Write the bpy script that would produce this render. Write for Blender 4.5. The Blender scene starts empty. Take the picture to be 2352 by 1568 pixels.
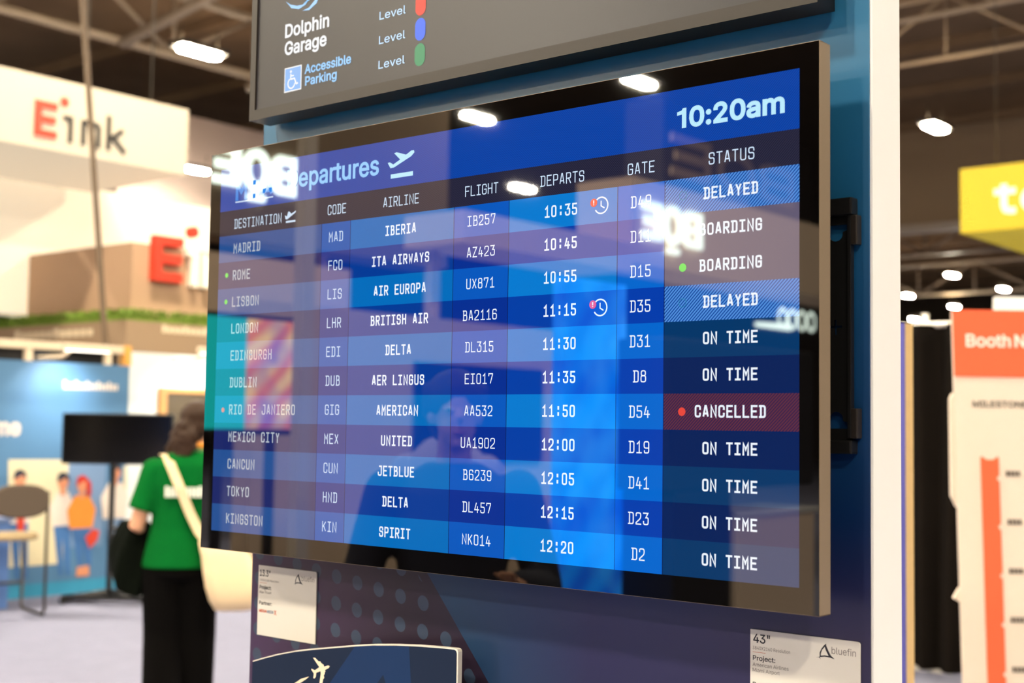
import bpy, bmesh, math, random
from mathutils import Vector, Matrix
from mathutils.geometry import delaunay_2d_cdt
random.seed(7)
S = bpy.context.scene
COL = S.collection
SC = 1.6556                                    # height of the centre of the departures display

def srgb(r, g, b):
    f = lambda c: (c / 12.92 if c <= .04045 else ((c + .055) / 1.055) ** 2.4)
    return (f(r / 255), f(g / 255), f(b / 255), 1.0)

# ------------------------------------------------------------------ camera
cam_data = bpy.data.cameras.new('camera'); cam = bpy.data.objects.new('camera', cam_data); COL.objects.link(cam)
yaw, pitch, roll = 0.692064, 0.063319, -0.014518
cam.matrix_world = Matrix.Translation((1.1003, -1.2155, 1.5500)) @ Matrix.Rotation(yaw, 4, 'Z') @ Matrix.Rotation(pitch, 4, 'X') \
    @ Matrix.Rotation(roll, 4, 'Y') @ Matrix.Rotation(math.pi / 2, 4, 'X')
cam_data.sensor_width = 36; cam_data.lens = 3039.3 / 2352 * 36
cam_data.clip_start = .05; cam_data.clip_end = 400
cam_data.dof.use_dof = True; cam_data.dof.focus_distance = 1.55; cam_data.dof.aperture_fstop = 5.2
S.camera = cam
# ------------------------------------------------------------------ world, exposure, lamp strengths
W = bpy.data.worlds.new('world'); S.world = W; W.use_nodes = True
W.node_tree.nodes['Background'].inputs['Color'].default_value = (.9, .75, .55, 1)
W.node_tree.nodes['Background'].inputs['Strength'].default_value = .02
S.view_settings.view_transform = 'Standard'; S.view_settings.look = 'None'
S.view_settings.exposure = 0; S.view_settings.gamma = 1; S.view_settings.use_curve_mapping = False
LAMP_COLOUR = (1.0, .895, .70)
LAMP_STRENGTH = 860.0

# ------------------------------------------------------------------ node helpers
def _new(name):
    m = bpy.data.materials.new(name); m.use_nodes = True
    return m, m.node_tree, m.node_tree.nodes['Principled BSDF']
def mt(nt, op, a, b=None, c=None):
    n = nt.nodes.new('ShaderNodeMath'); n.operation = op
    for i, v in enumerate((a, b, c)):
        if v is None: continue
        if isinstance(v, (int, float)): n.inputs[i].default_value = v
        else: nt.links.new(v, n.inputs[i])
    return n.outputs[0]
def mixc(nt, f, a, b):
    n = nt.nodes.new('ShaderNodeMix'); n.data_type = 'RGBA'
    for s, v in ((n.inputs[0], f), (n.inputs[6], a), (n.inputs[7], b)):
        if isinstance(v, (tuple, float, int)): s.default_value = v
        else: nt.links.new(v, s)
    return n.outputs[2]
def xyz(nt):
    g = nt.nodes.new('ShaderNodeNewGeometry'); s = nt.nodes.new('ShaderNodeSeparateXYZ')
    nt.links.new(g.outputs['Position'], s.inputs[0]); return s.outputs, g.outputs['Position']
def noise(nt, scale, detail=3, vec=None):
    n = nt.nodes.new('ShaderNodeTexNoise'); n.inputs['Scale'].default_value = scale; n.inputs['Detail'].default_value = detail
    if vec is None:
        t = nt.nodes.new('ShaderNodeTexCoord'); vec = t.outputs['Object']
    nt.links.new(vec, n.inputs['Vector']); return n.outputs['Fac']
MATS = {}
def mat(name, col, rough=.5, metal=0., spec=.5, var=.06, nscale=30., bump=0., coat=0.):
    """plain surface with a little procedural variation"""
    if name in MATS: return MATS[name]
    m, nt, b = _new(name)
    c = srgb(*col); d = tuple(x * (1 - 2 * var) for x in c[:3]) + (1,)
    nz = noise(nt, nscale)
    nt.links.new(mixc(nt, nz, d, c), b.inputs['Base Color'])
    b.inputs['Roughness'].default_value = rough; b.inputs['Metallic'].default_value = metal
    b.inputs['Specular IOR Level'].default_value = spec; b.inputs['Coat Weight'].default_value = coat
    b.inputs['Coat Roughness'].default_value = .08
    if bump:
        n = nt.nodes.new('ShaderNodeBump'); n.inputs['Strength'].default_value = bump; n.inputs['Distance'].default_value = .01
        nt.links.new(nz, n.inputs['Height']); nt.links.new(n.outputs[0], b.inputs['Normal'])
    MATS[name] = m; return m
def screen(name, col, rough=.015, base=(4, 4, 5), k=1.0, spec=.95):
    """lit display pixels under a glossy glass face"""
    if name in MATS: return MATS[name]
    m, nt, b = _new(name)
    b.inputs['Base Color'].default_value = srgb(*base); b.inputs['Roughness'].default_value = rough
    b.inputs['Emission Color'].default_value = srgb(*col); b.inputs['Emission Strength'].default_value = k
    b.inputs['Specular IOR Level'].default_value = spec
    MATS[name] = m; return m
def stripes(name, a, bcol, pitch, duty, slope=1.0, rough=.015):
    """display pixels with diagonal stripes across x and z"""
    m, nt, b = _new(name); o, _ = xyz(nt)
    t = mt(nt, 'DIVIDE', mt(nt, 'SUBTRACT', o[0], mt(nt, 'MULTIPLY', o[2], slope)), pitch)
    f = mt(nt, 'ABSOLUTE', mt(nt, 'SUBTRACT', mt(nt, 'FRACT', t), .5))
    sm = nt.nodes.new('ShaderNodeMapRange'); sm.interpolation_type = 'SMOOTHSTEP'
    nt.links.new(f, sm.inputs[0]); sm.inputs[1].default_value = duty / 2 - .07; sm.inputs[2].default_value = duty / 2 + .07
    nt.links.new(mixc(nt, sm.outputs[0], srgb(*bcol), srgb(*a)), b.inputs['Emission Color'])
    b.inputs['Emission Strength'].default_value = 1; b.inputs['Base Color'].default_value = srgb(4, 4, 5)
    b.inputs['Roughness'].default_value = rough; b.inputs['Specular IOR Level'].default_value = .95; MATS[name] = m; return m
def glow(name, col, k):
    if name in MATS: return MATS[name]
    m, nt, b = _new(name)
    b.inputs['Base Color'].default_value = (.8, .8, .8, 1); b.inputs['Emission Color'].default_value = srgb(*col)
    b.inputs['Emission Strength'].default_value = k; MATS[name] = m; return m

# ------------------------------------------------------------------ mesh helpers
class Plane:
    """a flat drawing frame: origin, right, up; n points at the viewer"""
    def __init__(s, o, u, w, k=1.0):
        s.o, s.u, s.w = Vector(o), Vector(u) * k, Vector(w) * k; s.n = Vector(u).cross(Vector(w)).normalized()
    def __call__(s, a, b, d=0): return s.o + s.u * a + s.w * b + s.n * d
class MB:
    def __init__(s): s.bm = bmesh.new(); s.mats = []
    def mi(s, m):
        if m not in s.mats: s.mats.append(m)
        return s.mats.index(m)
    def face(s, pts, m, smooth=False):
        vs = [s.bm.verts.new(p) for p in pts]
        try: f = s.bm.faces.new(vs)
        except ValueError: return
        f.material_index = s.mi(m); f.smooth = smooth; return f
    def merge(s, other, m, smooth=False, mx=None):
        vm = {}
        for v in other.verts: vm[v] = s.bm.verts.new(mx @ v.co if mx else v.co)
        k = s.mi(m)
        for f in other.faces:
            try: g = s.bm.faces.new([vm[v] for v in f.verts])
            except ValueError: continue
            g.material_index = k; g.smooth = smooth or f.smooth
        other.free(); return s
    def box(s, x0, y0, z0, x1, y1, z1, m, bev=0., mx=None):
        b = bmesh.new(); bmesh.ops.create_cube(b, size=1)
        for v in b.verts: v.co = Vector(((x0 + x1) / 2 + v.co.x * abs(x1 - x0), (y0 + y1) / 2 + v.co.y * abs(y1 - y0), (z0 + z1) / 2 + v.co.z * abs(z1 - z0)))
        if bev: bmesh.ops.bevel(b, geom=b.edges[:], offset=bev, segments=2, affect='EDGES', profile=.7)
        return s.merge(b, m, mx=mx)
    def rect(s, P, a0, b0, a1, b1, d, m): s.face([P(a0, b0, d), P(a1, b0, d), P(a1, b1, d), P(a0, b1, d)], m); return s
    def poly(s, P, pts, d, m): s.face([P(a, b, d) for a, b in pts], m); return s
    def prism(s, P, pts, d0, d1, m, side=None):
        n = len(pts)
        ar = sum(pts[i][0] * pts[(i + 1) % n][1] - pts[(i + 1) % n][0] * pts[i][1] for i in range(n))
        if ar < 0: pts = pts[::-1]
        A = [s.bm.verts.new(P(a, b, d0)) for a, b in pts]; B = [s.bm.verts.new(P(a, b, d1)) for a, b in pts]
        k = s.mi(m); ks = s.mi(side or m)
        for vs, kk in ((B, k), (A[::-1], ks)): s.bm.faces.new(vs).material_index = kk
        for i in range(n): s.bm.faces.new([A[i], A[(i + 1) % n], B[(i + 1) % n], B[i]]).material_index = ks
        return s
    def disc(s, P, a, b, r, d, m, seg=28, ry=None):
        s.face([P(a + r * math.cos(t), b + (ry or r) * math.sin(t), d) for t in [2 * math.pi * i / seg for i in range(seg)]], m); return s
    def arc(s, P, a, b, r, w, t0, t1, d, m, seg=32):
        return s.ribbon(P, [(a + r * math.cos(math.radians(t0 + (t1 - t0) * i / seg)), b + r * math.sin(math.radians(t0 + (t1 - t0) * i / seg))) for i in range(seg + 1)], w, d, m)
    def ribbon(s, P, pts, w, d, m, closed=False, thick=0., step=0.):
        n = len(pts); L, R = [], []
        V = [Vector(p) for p in pts]
        for i in range(n):
            dirs = []
            if i > 0 or closed: dirs.append((V[i] - V[i - 1]).normalized())
            if i < n - 1 or closed: dirs.append((V[(i + 1) % n] - V[i]).normalized())
            t = sum(dirs, Vector((0, 0)))
            t = t.normalized() if t.length > 1e-6 else dirs[0]
            nn = Vector((-t.y, t.x)); c = max(.45, nn.dot(Vector((-dirs[0].y, dirs[0].x))))
            L.append(V[i] + nn * (w / 2 / c)); R.append(V[i] - nn * (w / 2 / c))
        for i in range(n if closed else n - 1):
            j = (i + 1) % n
            q = [R[i], R[j], L[j], L[i]]
            if thick: s.prism(P, [tuple(x) for x in q], d, d + thick, m)
            else: s.face([P(x[0], x[1], d + step * (1 + i % 5)) for x in q], m)
        return s
    def tube(s, pts, r, m, seg=10, closed=False, smooth=True):
        pts = [Vector(p) for p in pts]; n = len(pts); rr = r if isinstance(r, (list, tuple)) else [r] * n
        rings = []; up = None
        for i in range(n):
            a = pts[i - 1] if (i or closed) else pts[i]; b = pts[(i + 1) % n] if (i < n - 1 or closed) else pts[i]
            t = (b - a).normalized()
            if up is None: up = t.orthogonal().normalized()
            up = (up - t * up.dot(t)).normalized(); sd = t.cross(up)
            rings.append([pts[i] + (up * math.cos(2 * math.pi * k / seg) + sd * math.sin(2 * math.pi * k / seg)) * rr[i] for k in range(seg)])
        return s.loft(rings, m, not closed, closed, smooth)
    def loft(s, rings, m, cap=True, loop=False, smooth=True):
        k = s.mi(m); vr = [[s.bm.verts.new(p) for p in r] for r in rings]; n = len(vr)
        for i in range(n if loop else n - 1):
            A, B = vr[i], vr[(i + 1) % n]
            for j in range(len(A)):
                f = s.bm.faces.new([A[j], A[(j + 1) % len(A)], B[(j + 1) % len(A)], B[j]]); f.material_index = k; f.smooth = smooth
        if cap and not loop:
            s.bm.faces.new(vr[0][::-1]).material_index = k; s.bm.faces.new(vr[-1]).material_index = k
        return s
    def ball(s, c, r, m, seg=16, mx=None):
        b = bmesh.new(); bmesh.ops.create_uvsphere(b, u_segments=seg, v_segments=seg // 2 + 2, radius=1)
        r = (r, r, r) if isinstance(r, (int, float)) else r
        M = Matrix.Translation(c) @ (mx or Matrix()) @ Matrix.Diagonal((*r, 1))
        return s.merge(b, m, True, M)
    def text(s, P, txt, a0, a1, base, cap, d, m, thick=0., bold=0., font=None):
        """letters fitted so the string runs a0..a1 and a capital is `cap` tall"""
        me, x0, x1, ch, loops = text_mesh(txt, bold, font)
        x0 -= max(bold, 0); x1 += max(bold, 0)
        k = (a1 - a0) / (x1 - x0); kz = cap / (ch + 2 * max(bold, 0))
        f = lambda x, y: (a0 + (x - x0) * k, base + (y + max(bold, 0)) * kz)
        b = bmesh.new(); b.from_mesh(me)
        if thick:
            r = bmesh.ops.extrude_face_region(b, geom=b.faces[:])
            for v in [v for v in r['geom'] if isinstance(v, bmesh.types.BMVert)]: v.co.z = 1
        for v in b.verts: v.co = P(*f(v.co.x, v.co.y), d + (thick if v.co.z > .5 else 0))
        s.merge(b, m)
        if bold > 0:
            for L in loops: s.ribbon(P, [f(p.x, p.y) for p in L], bold * 2 * (k * kz) ** .5, d + thick, m, closed=True, step=6e-5)
        return s
    def build(s, name, parent=None, kind=None, smooth_all=False, remesh=0., rsmooth=4):
        bm = s.bm; bmesh.ops.recalc_face_normals(bm, faces=bm.faces[:]) if remesh else None
        me = bpy.data.meshes.new(name); bm.to_mesh(me); bm.free()
        for m in s.mats: me.materials.append(m)
        if remesh: me = remeshed(me, remesh, rsmooth, name)
        if smooth_all:
            for p in me.polygons: p.use_smooth = True
        o = bpy.data.objects.new(name, me); COL.objects.link(o)
        if parent is None:
            vs = [v.co for v in me.vertices]
            c = Vector([(min(v[i] for v in vs) + max(v[i] for v in vs)) / 2 for i in (0, 1)] + [min(v[2] for v in vs)])
            o.location = c
        else:
            o.parent = parent; c = WORLD[parent.name]
        WORLD[o.name] = c.copy(); me.transform(Matrix.Translation(-c))
        if kind: o['kind'] = kind
        return o
WORLD = {}
def remeshed(me, vox, it, name):
    o = bpy.data.objects.new('tmp', me); COL.objects.link(o)
    r = o.modifiers.new('r', 'REMESH'); r.mode = 'VOXEL'; r.voxel_size = vox; r.use_smooth_shade = True
    if it:
        q = o.modifiers.new('s', 'SMOOTH'); q.iterations = it; q.factor = .5
    bpy.context.view_layer.update()
    n = bpy.data.meshes.new_from_object(o.evaluated_get(bpy.context.evaluated_depsgraph_get()))
    n.name = name; bpy.data.objects.remove(o)
    n.materials.clear()
    for m in me.materials: n.materials.append(m)
    return n
try:
    import os
    FONT = bpy.data.fonts.load(os.path.join(bpy.utils.resource_path('LOCAL'), 'datafiles', 'fonts', 'Inter.woff2'))
except Exception:
    FONT = None
_T = {}
def outline(t):
    c = bpy.data.curves.new('t', 'FONT'); c.body = t; c.size = 1; c.fill_mode = 'NONE'; c.resolution_u = 5
    if FONT: c.font = FONT
    o = bpy.data.objects.new('t', c); COL.objects.link(o); bpy.context.view_layer.update()
    me = bpy.data.meshes.new_from_object(o.evaluated_get(bpy.context.evaluated_depsgraph_get())); bpy.data.objects.remove(o)
    nx = {}
    for e in me.edges:
        for a, b in (tuple(e.vertices), tuple(e.vertices)[::-1]): nx.setdefault(a, []).append(b)
    loops, seen = [], set()
    for s0 in range(len(me.vertices)):
        if s0 in seen or s0 not in nx: continue
        L = [s0]; seen.add(s0); cur = s0
        while True:
            n = sorted(q for q in nx[cur] if q not in seen)
            if not n: break
            cur = n[0]; seen.add(cur); L.append(cur)
        P = []
        for i in L:
            q = (me.vertices[i].co.x, me.vertices[i].co.y)
            if not P or abs(q[0] - P[-1][0]) + abs(q[1] - P[-1][1]) > 1e-4: P.append(q)
        if len(P) > 2: loops.append(P)
    return loops
def text_mesh(txt, bold, font=None):
    """filled outlines of a string (overlapping strokes kept), its loops, extent and capital height"""
    if txt in _T: return _T[txt]
    loops = outline(txt)
    V, E = [], []
    for L in loops:
        n0 = len(V); V += [Vector(q) for q in L]; E += [(n0 + i, n0 + (i + 1) % len(L)) for i in range(len(L))]
    vo, _, fo = delaunay_2d_cdt(V, E, [], 0, 1e-6)[:3]
    b = bmesh.new(); vs = [b.verts.new((q[0], q[1], 0)) for q in vo]
    for f in fo:                                    # keep the triangles the outlines wind around
        c = sum((vo[i] for i in f), Vector((0, 0))) / len(f); wn = 0
        for L in loops:
            for k in range(len(L)):
                (x0, y0), (x1, y1) = L[k - 1], L[k]
                if (y0 <= c.y) != (y1 <= c.y) and x0 + (x1 - x0) * (c.y - y0) / (y1 - y0) > c.x: wn += 1 if y1 > y0 else -1
        if wn: b.faces.new([vs[i] for i in f])
    bmesh.ops.delete(b, geom=[v for v in b.verts if not v.link_faces], context='VERTS')
    me = bpy.data.meshes.new('t'); b.to_mesh(me); b.free()
    xs = [p[0] for L in loops for p in L]
    ch = max(p[1] for L in outline('H') for p in L)
    _T[txt] = (me, min(xs), max(xs), ch, [[Vector(p) for p in L] for L in loops]); return _T[txt]
def holes_mesh(outer, holes, P, d, thick, mb, m):
    """flat plate with cut-outs"""
    c = bpy.data.curves.new('h', 'CURVE'); c.dimensions = '2D'; c.fill_mode = 'BOTH'; c.extrude = thick / 2
    for loop in [outer] + holes:
        sp = c.splines.new('POLY'); sp.points.add(len(loop) - 1); sp.use_cyclic_u = True
        for p, (a, b) in zip(sp.points, loop): p.co = (a, b, 0, 1)
    o = bpy.data.objects.new('h', c); COL.objects.link(o); bpy.context.view_layer.update()
    me = bpy.data.meshes.new_from_object(o.evaluated_get(bpy.context.evaluated_depsgraph_get())); bpy.data.objects.remove(o)
    b = bmesh.new(); b.from_mesh(me)
    for v in b.verts: v.co = P(v.co.x, v.co.y, d + v.co.z)
    mb.merge(b, m)
def tag(o, label, cat, group=None):
    o['label'] = label; o['category'] = cat
    if group: o['group'] = group
    return o
def thing(name, label, cat, loc, group=None):
    o = bpy.data.objects.new(name, None); COL.objects.link(o); o.location = loc; o.empty_display_size = .1
    WORLD[o.name] = Vector(loc); return tag(o, label, cat, group)
def struct(name, mb, parent=None): return mb.build(name, parent, kind='structure')
def part(o, label): o['label'] = label; return o

# ------------------------------------------------------------------ square condensed display lettering
def _rnd(pts, r, closed):
    out = []; n = len(pts)
    for i, p in enumerate(pts):
        rr = p[2] if len(p) > 2 else 0
        if not rr: out.append((p[0], p[1])); continue
        a, b, c = Vector(pts[i - 1][:2]), Vector(p[:2]), Vector(pts[(i + 1) % n][:2])
        u, w = (a - b), (c - b); k = min(r, u.length / 2, w.length / 2); u.normalize(); w.normalize()
        for t in (0, .35, .65, 1):
            q = b + u * k * (1 - t) ** 2 + w * k * t ** 2; out.append((q.x, q.y))
    return out
R1 = 1
GL = {
 'A': [[(0, 0), (2.5, 12), (3.5, 12), (6, 0)], [(.8, 3.4), (5.2, 3.4)]],
 'B': [[(.6, 0), (.6, 12)], [(0, 12), (5.4, 12, R1), (5.4, 6.5, R1), (.6, 6.5)], [(.6, 6.5), (6, 6.5, R1), (6, 0, R1), (0, 0)]],
 'C': [[(6, 8.8), (6, 12, R1), (0, 12, R1), (0, 0, R1), (6, 0, R1), (6, 3.2)]],
 'D': [[(1, 0), (1, 12)], [(-.3, 12), (6, 12, R1), (6, 0, R1), (-.3, 0)]],
 'E': [[(6, 12), (0, 12), (0, 0), (6, 0)], [(0, 6.2), (5, 6.2)]],
 'F': [[(6, 12), (0, 12), (0, 0)], [(0, 6.2), (5, 6.2)]],
 'G': [[(6, 9), (6, 12, R1), (0, 12, R1), (0, 0, R1), (6, 0, R1), (6, 5.8), (3.2, 5.8)]],
 'H': [[(0, 0), (0, 12)], [(6, 0), (6, 12)], [(0, 6.2), (6, 6.2)]],
 'I': [[(.4, 12), (5.6, 12)], [(3, 12), (3, 0)], [(.4, 0), (5.6, 0)]],
 'J': [[(2.6, 12), (6, 12), (6, 0, R1), (0, 0, R1), (0, 3.4)]],
 'K': [[(0, 0), (0, 12)], [(6, 12), (.4, 5)], [(2, 7), (6, 0)]],
 'L': [[(0, 12), (0, 0), (6, 0)]],
 'M': [[(0, 0), (0, 12), (3, 5.5), (6, 12), (6, 0)]],
 'N': [[(0, 0), (0, 12), (6, 0), (6, 12)]],
 'O': [[(0, 0, R1), (0, 12, R1), (6, 12, R1), (6, 0, R1), 'c']],
 'P': [[(0, 0), (0, 12), (6, 12, R1), (6, 5.4, R1), (0, 5.4)]],
 'R': [[(0, 0), (0, 12), (6, 12, R1), (6, 5.6, R1), (0, 5.6)], [(3, 5.6), (6, 0)]],
 'S': [[(6, 9), (6, 12, R1), (0, 12, R1), (0, 6.4, R1), (6, 6.4, R1), (6, 0, R1), (0, 0, R1), (0, 3)]],
 'T': [[(0, 12), (6, 12)], [(3, 12), (3, 0)]],
 'U': [[(0, 12), (0, 0, R1), (6, 0, R1), (6, 12)]],
 'V': [[(0, 12), (3, 0), (6, 12)]],
 'W': [[(0, 12), (1.3, 0), (3, 7), (4.7, 0), (6, 12)]],
 'X': [[(0, 0), (6, 12)], [(0, 12), (6, 0)]],
 'Y': [[(0, 12), (3, 5.5), (6, 12)], [(3, 5.5), (3, 0)]],
 'Z': [[(0, 12), (6, 12), (0, 0), (6, 0)]],
 '0': [[(0, 0, R1), (0, 12, R1), (6, 12, R1), (6, 0, R1), 'c']],
 '1': [[(.8, 9.6), (3.3, 12), (3.3, 0)], [(.4, 0), (6, 0)]],
 '2': [[(0, 9), (0, 12, R1), (6, 12, R1), (6, 6.5, R1), (0, 1.4), (0, 0), (6, 0)]],
 '3': [[(0, 12), (5.6, 12), (3, 7.2), (6, 7.2, R1), (6, 0, R1), (0, 0, R1), (0, 3)]],
 '4': [[(2.6, 12), (0, 3.2), (6.3, 3.2)], [(4.4, 7), (4.4, 0)]],
 '5': [[(5.6, 12), (.4, 12), (.4, 7), (6, 7, R1), (6, 0, R1), (0, 0, R1), (0, 2.6)]],
 '6': [[(5.6, 10), (5.6, 12, R1), (0, 12, R1), (0, 0, R1), (6, 0, R1), (6, 6.8, R1), (0, 6.8)]],
 '7': [[(0, 9.6), (0, 12), (6, 12), (6, 10.6), (2.6, 0)]],
 '8': [[(.3, 6.6, R1), (.3, 12, R1), (5.7, 12, R1), (5.7, 6.6, R1), 'c'], [(0, 0, R1), (0, 6.6, R1), (6, 6.6, R1), (6, 0, R1), 'c']],
 '9': [[(.4, 2), (.4, 0, R1), (6, 0, R1), (6, 12, R1), (0, 12, R1), (0, 5.2, R1), (6, 5.2)]],
 ':': [[(3, 1.4), (3, 3.6)], [(3, 8.4), (3, 10.6)]],
}
def mono(mb, P, txt, x, zc, h, w, pitch, sw, m, d, align='l'):
    tot = pitch * (len(txt) - 1) + w
    x0 = x if align == 'l' else x - tot / 2
    for i, ch in enumerate(txt):
        for st in GL.get(ch, []):
            cl = st[-1] == 'c'; pts = st[:-1] if cl else st
            q = [(sw / 2 + p[0] / 6 * (w - sw), sw / 2 + p[1] / 12 * (h - sw)) + tuple(p[2:]) for p in pts]
            if not cl and ch not in 'VWMNKXYZA47':      # squared ends: lengthen free ends by half a stroke
                for e, f in ((0, 1), (-1, -2)):
                    a = Vector(q[e][:2]); b = Vector(q[f][:2])
                    if ch in ':IT1L' or ch in 'BDEFHPR' or True:
                        t = (a - b).normalized() * sw / 2
                        q[e] = (a.x + t.x, a.y + t.y) + tuple(q[e][2:])
            elif not cl:
                for e, f in ((0, 1), (-1, -2)):
                    a = Vector(q[e][:2]); b = Vector(q[f][:2])
                    if abs(a.x - b.x) < .01 or abs(a.y - b.y) < .01:
                        t = (a - b).normalized() * sw / 2; q[e] = (a.x + t.x, a.y + t.y) + tuple(q[e][2:])
            q = _rnd(q, 2.0 * h / 13, cl)
            q = [(x0 + i * pitch + a, zc - h / 2 + b) for a, b in q]
            mb.ribbon(P, q, sw * (1.25 if ch == ':' else 1), d, m, closed=cl)
# ================================================================== hall shell
carpet = mat('lavender_carpet', (127, 128, 151), .95, var=.10, nscale=6, bump=.3)
dark_deck = mat('dark_roof_deck', (176, 146, 112), .9, var=.2, nscale=.6)
hall_wall = mat('hall_wall_paint', (96, 84, 72), .9, var=.1, nscale=.4)
steel_brown = mat('painted_roof_steel', (204, 184, 158), .6, var=.1, nscale=2)
HX0, HX1, HY0, HY1, HZ = -72, 32, -62, 112, 14.0
m = MB(); m.box(HX0, HY0, -.3, HX1, HY1, 0, carpet); struct('floor', m)
m = MB(); m.box(HX0, HY0, HZ, HX1, HY1, HZ + .3, dark_deck)
for i in range(20):
    y = 8 + i * 5.2
    m.box(-60, y, HZ - .35, 20, y + .18, HZ, dark_deck)
struct('ceiling', m)
for n, b in (('wall_left', (HX0 - .3, HY0, 0, HX0, HY1, HZ)), ('wall_right', (HX1, HY0, 0, HX1 + .3, HY1, HZ)),
             ('wall_back', (HX0, HY1, 0, HX1, HY1 + .3, HZ)), ('wall_front', (HX0, HY0 - .3, 0, HX1, HY0, HZ))):
    m = MB(); m.box(*b, hall_wall); struct(n, m)
m = MB(); m.box(-45, 50, 9.7, 15, 50.4, HZ, mat('partition_brown', (200, 174, 140), .85, var=.05, nscale=.5))
m.box(-45, 49.7, 9.55, 15, 50.3, 9.85, mat('partition_track', (235, 220, 200), .6))
struct('wall_airwall', m)

def truss(label, a, b, depth, n, rad=.07):
    """a roof truss from a to b: two chords, posts and diagonal webs"""
    a, b = Vector(a), Vector(b); t = thing('roof_truss', label, 'truss', a, 'roof trusses under the hall ceiling'); dn = Vector((0, 0, -depth))
    m = MB(); m.tube([a, b], rad, steel_brown, 6); m.build('top_chord', t)
    m = MB(); m.tube([a + dn, b + dn], rad, steel_brown, 6); m.build('bottom_chord', t)
    m = MB()
    for i in range(n):
        p, q = a.lerp(b, i / n), a.lerp(b, (i + 1) / n)
        m.tube([p + (dn if i % 2 else 0 * dn), q + (0 * dn if i % 2 else dn)], rad * .6, steel_brown, 6)
        m.tube([p, p + dn], rad * .5, steel_brown, 6)
    m.build('web', t)
truss('brown roof truss crossing above the yellow sign, nearer of the two', (-32, 27.6, 12.6), (14, 27.6, 12.6), 1.6, 18)
truss('brown roof truss crossing above the yellow sign, farther of the two', (-32, 31.1, 12.6), (14, 31.1, 12.6), 1.6, 18)
truss('brown roof truss running away over the white hanging box, lower of the two', (-27.3, 6, 12.6), (-27.3, 48, 12.6), 1.6, 16, .12)
truss('brown roof truss running away over the white hanging box, upper of the two', (-23.0, 6, 13.4), (-23.0, 48, 13.4), 1.6, 16, .10)
truss('far brown roof truss low between the small round lamps', (-45, 58, 11.6), (5, 58, 11.6), 1.8, 16, .12)
truss('farthest brown roof truss deep behind the small round lamps', (-55, 76, 11.6), (0, 76, 11.6), 1.8, 16, .12)
m = MB(); m.tube([(-27.2, 17.5, 10.9), (-19.5, 19.5, 13.4)], .13, steel_brown, 8)
tag(m.build('roof_brace'), 'diagonal steel brace under the left oblong lamp, upper of two', 'brace', 'slanted roof braces')
m = MB(); m.tube([(-27.2, 21.5, 10.6), (-20.5, 23.0, 12.6)], .12, steel_brown, 8)
tag(m.build('roof_brace'), 'diagonal steel brace under the left oblong lamp, lower of two', 'brace', 'slanted roof braces')

# ------------------------------------------------------------------ high-bay lamps
lamp_body = mat('lamp_housing', (70, 66, 60), .5)
lamp_lens = glow('lamp_lens', (255, 236, 208), LAMP_STRENGTH)
lamp_lens.node_tree.nodes['Principled BSDF'].inputs['Emission Color'].default_value = (*LAMP_COLOUR, 1)
top_glow = glow('added_lamp_top_glow', (255, 226, 180), 38)  # glow added on the housing tops to lighten the ceiling
PZ = Plane((0, 0, 0), (0, 1, 0), (1, 0, 0))          # looking up at the underside (n = -Z)
def lamp_proto():
    t = thing('ceiling_lamp', 'x', 'lamp', (0, 0, 0), 'oblong lamps hung from the hall roof')
    m = MB(); m.box(-.24, -.58, .02, .24, .58, .13, lamp_body, .02)
    for y in (-.45, .45): m.tube([(0, y, .13), (0, y, .5)], .012, lamp_body, 6)
    m.build('housing', t)
    m = MB(); L = []
    for i in range(24):
        a = 2 * math.pi * i / 24; L.append((math.cos(a) * .17 + (.33 if math.cos(a) > 0 else -.33), math.sin(a) * .17))
    m.prism(PZ, L, -.019, .035, lamp_lens); m.build('diffuser', t)
    m = MB(); m.box(-.16, -.5, .131, .16, .5, .134, top_glow); m.build('added_top_glow', t)
    return t
L0 = lamp_proto(); _first = [True]
def lamp(x, y, label, z=9.0):
    if _first[0]: r = L0; _first[0] = False
    else:
        r = L0.copy(); COL.objects.link(r)
        for ch in list(L0.children):
            c = ch.copy(); c.parent = r; COL.objects.link(c)
    r.location = (x, y, z); r['label'] = label
for x, y, l in ((-20.68, 15.01, 'bright oblong lamp high left, above the corner of the white hanging box'),
                (-31.13, 22.72, 'oblong lamp right of the white hanging box, beside the departures screen corner'),
                (-11.44, 30.09, 'bright oblong lamp above the yellow sign'),
                (-22.84, 60.50, 'far lamp below the yellow sign, highest of the far cluster'),
                (-23.0, 67.93, 'far lamp just above the white block over the orange banner'),
                (-28.49, 68.63, 'far lamp touching the edge of the white kiosk side'),
                (-28.78, 76.13, 'far lamp left of the orange banner top corner'),
                (-34.39, 83.60, 'farthest and lowest lamp, above the black drape'),
                (-14.84, -22.2, 'lamp mirrored in the top bezel of the departures screen, right one'),
                (-19.87, -22.65, 'lamp mirrored in the top bezel of the departures screen, left one'),
                (-25.02, -30.7, 'lamp mirrored between the words FLIGHT and DEPARTS'),
  ):
    lamp(x, y, l)
for x in (-11.4, -2.1, 7.2):
    for y in (-14.6, -7.0, .6, 8.2, 15.8):
        if (x, y) == (7.2, 15.8): continue
        lamp(x, y, 'oblong roof lamp hanging overhead, outside the view')
lamp(-20.7, 0.6, 'oblong roof lamp hanging overhead, outside the view'); lamp(-20.7, -7.0, 'oblong roof lamp hanging overhead, outside the view')

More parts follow.
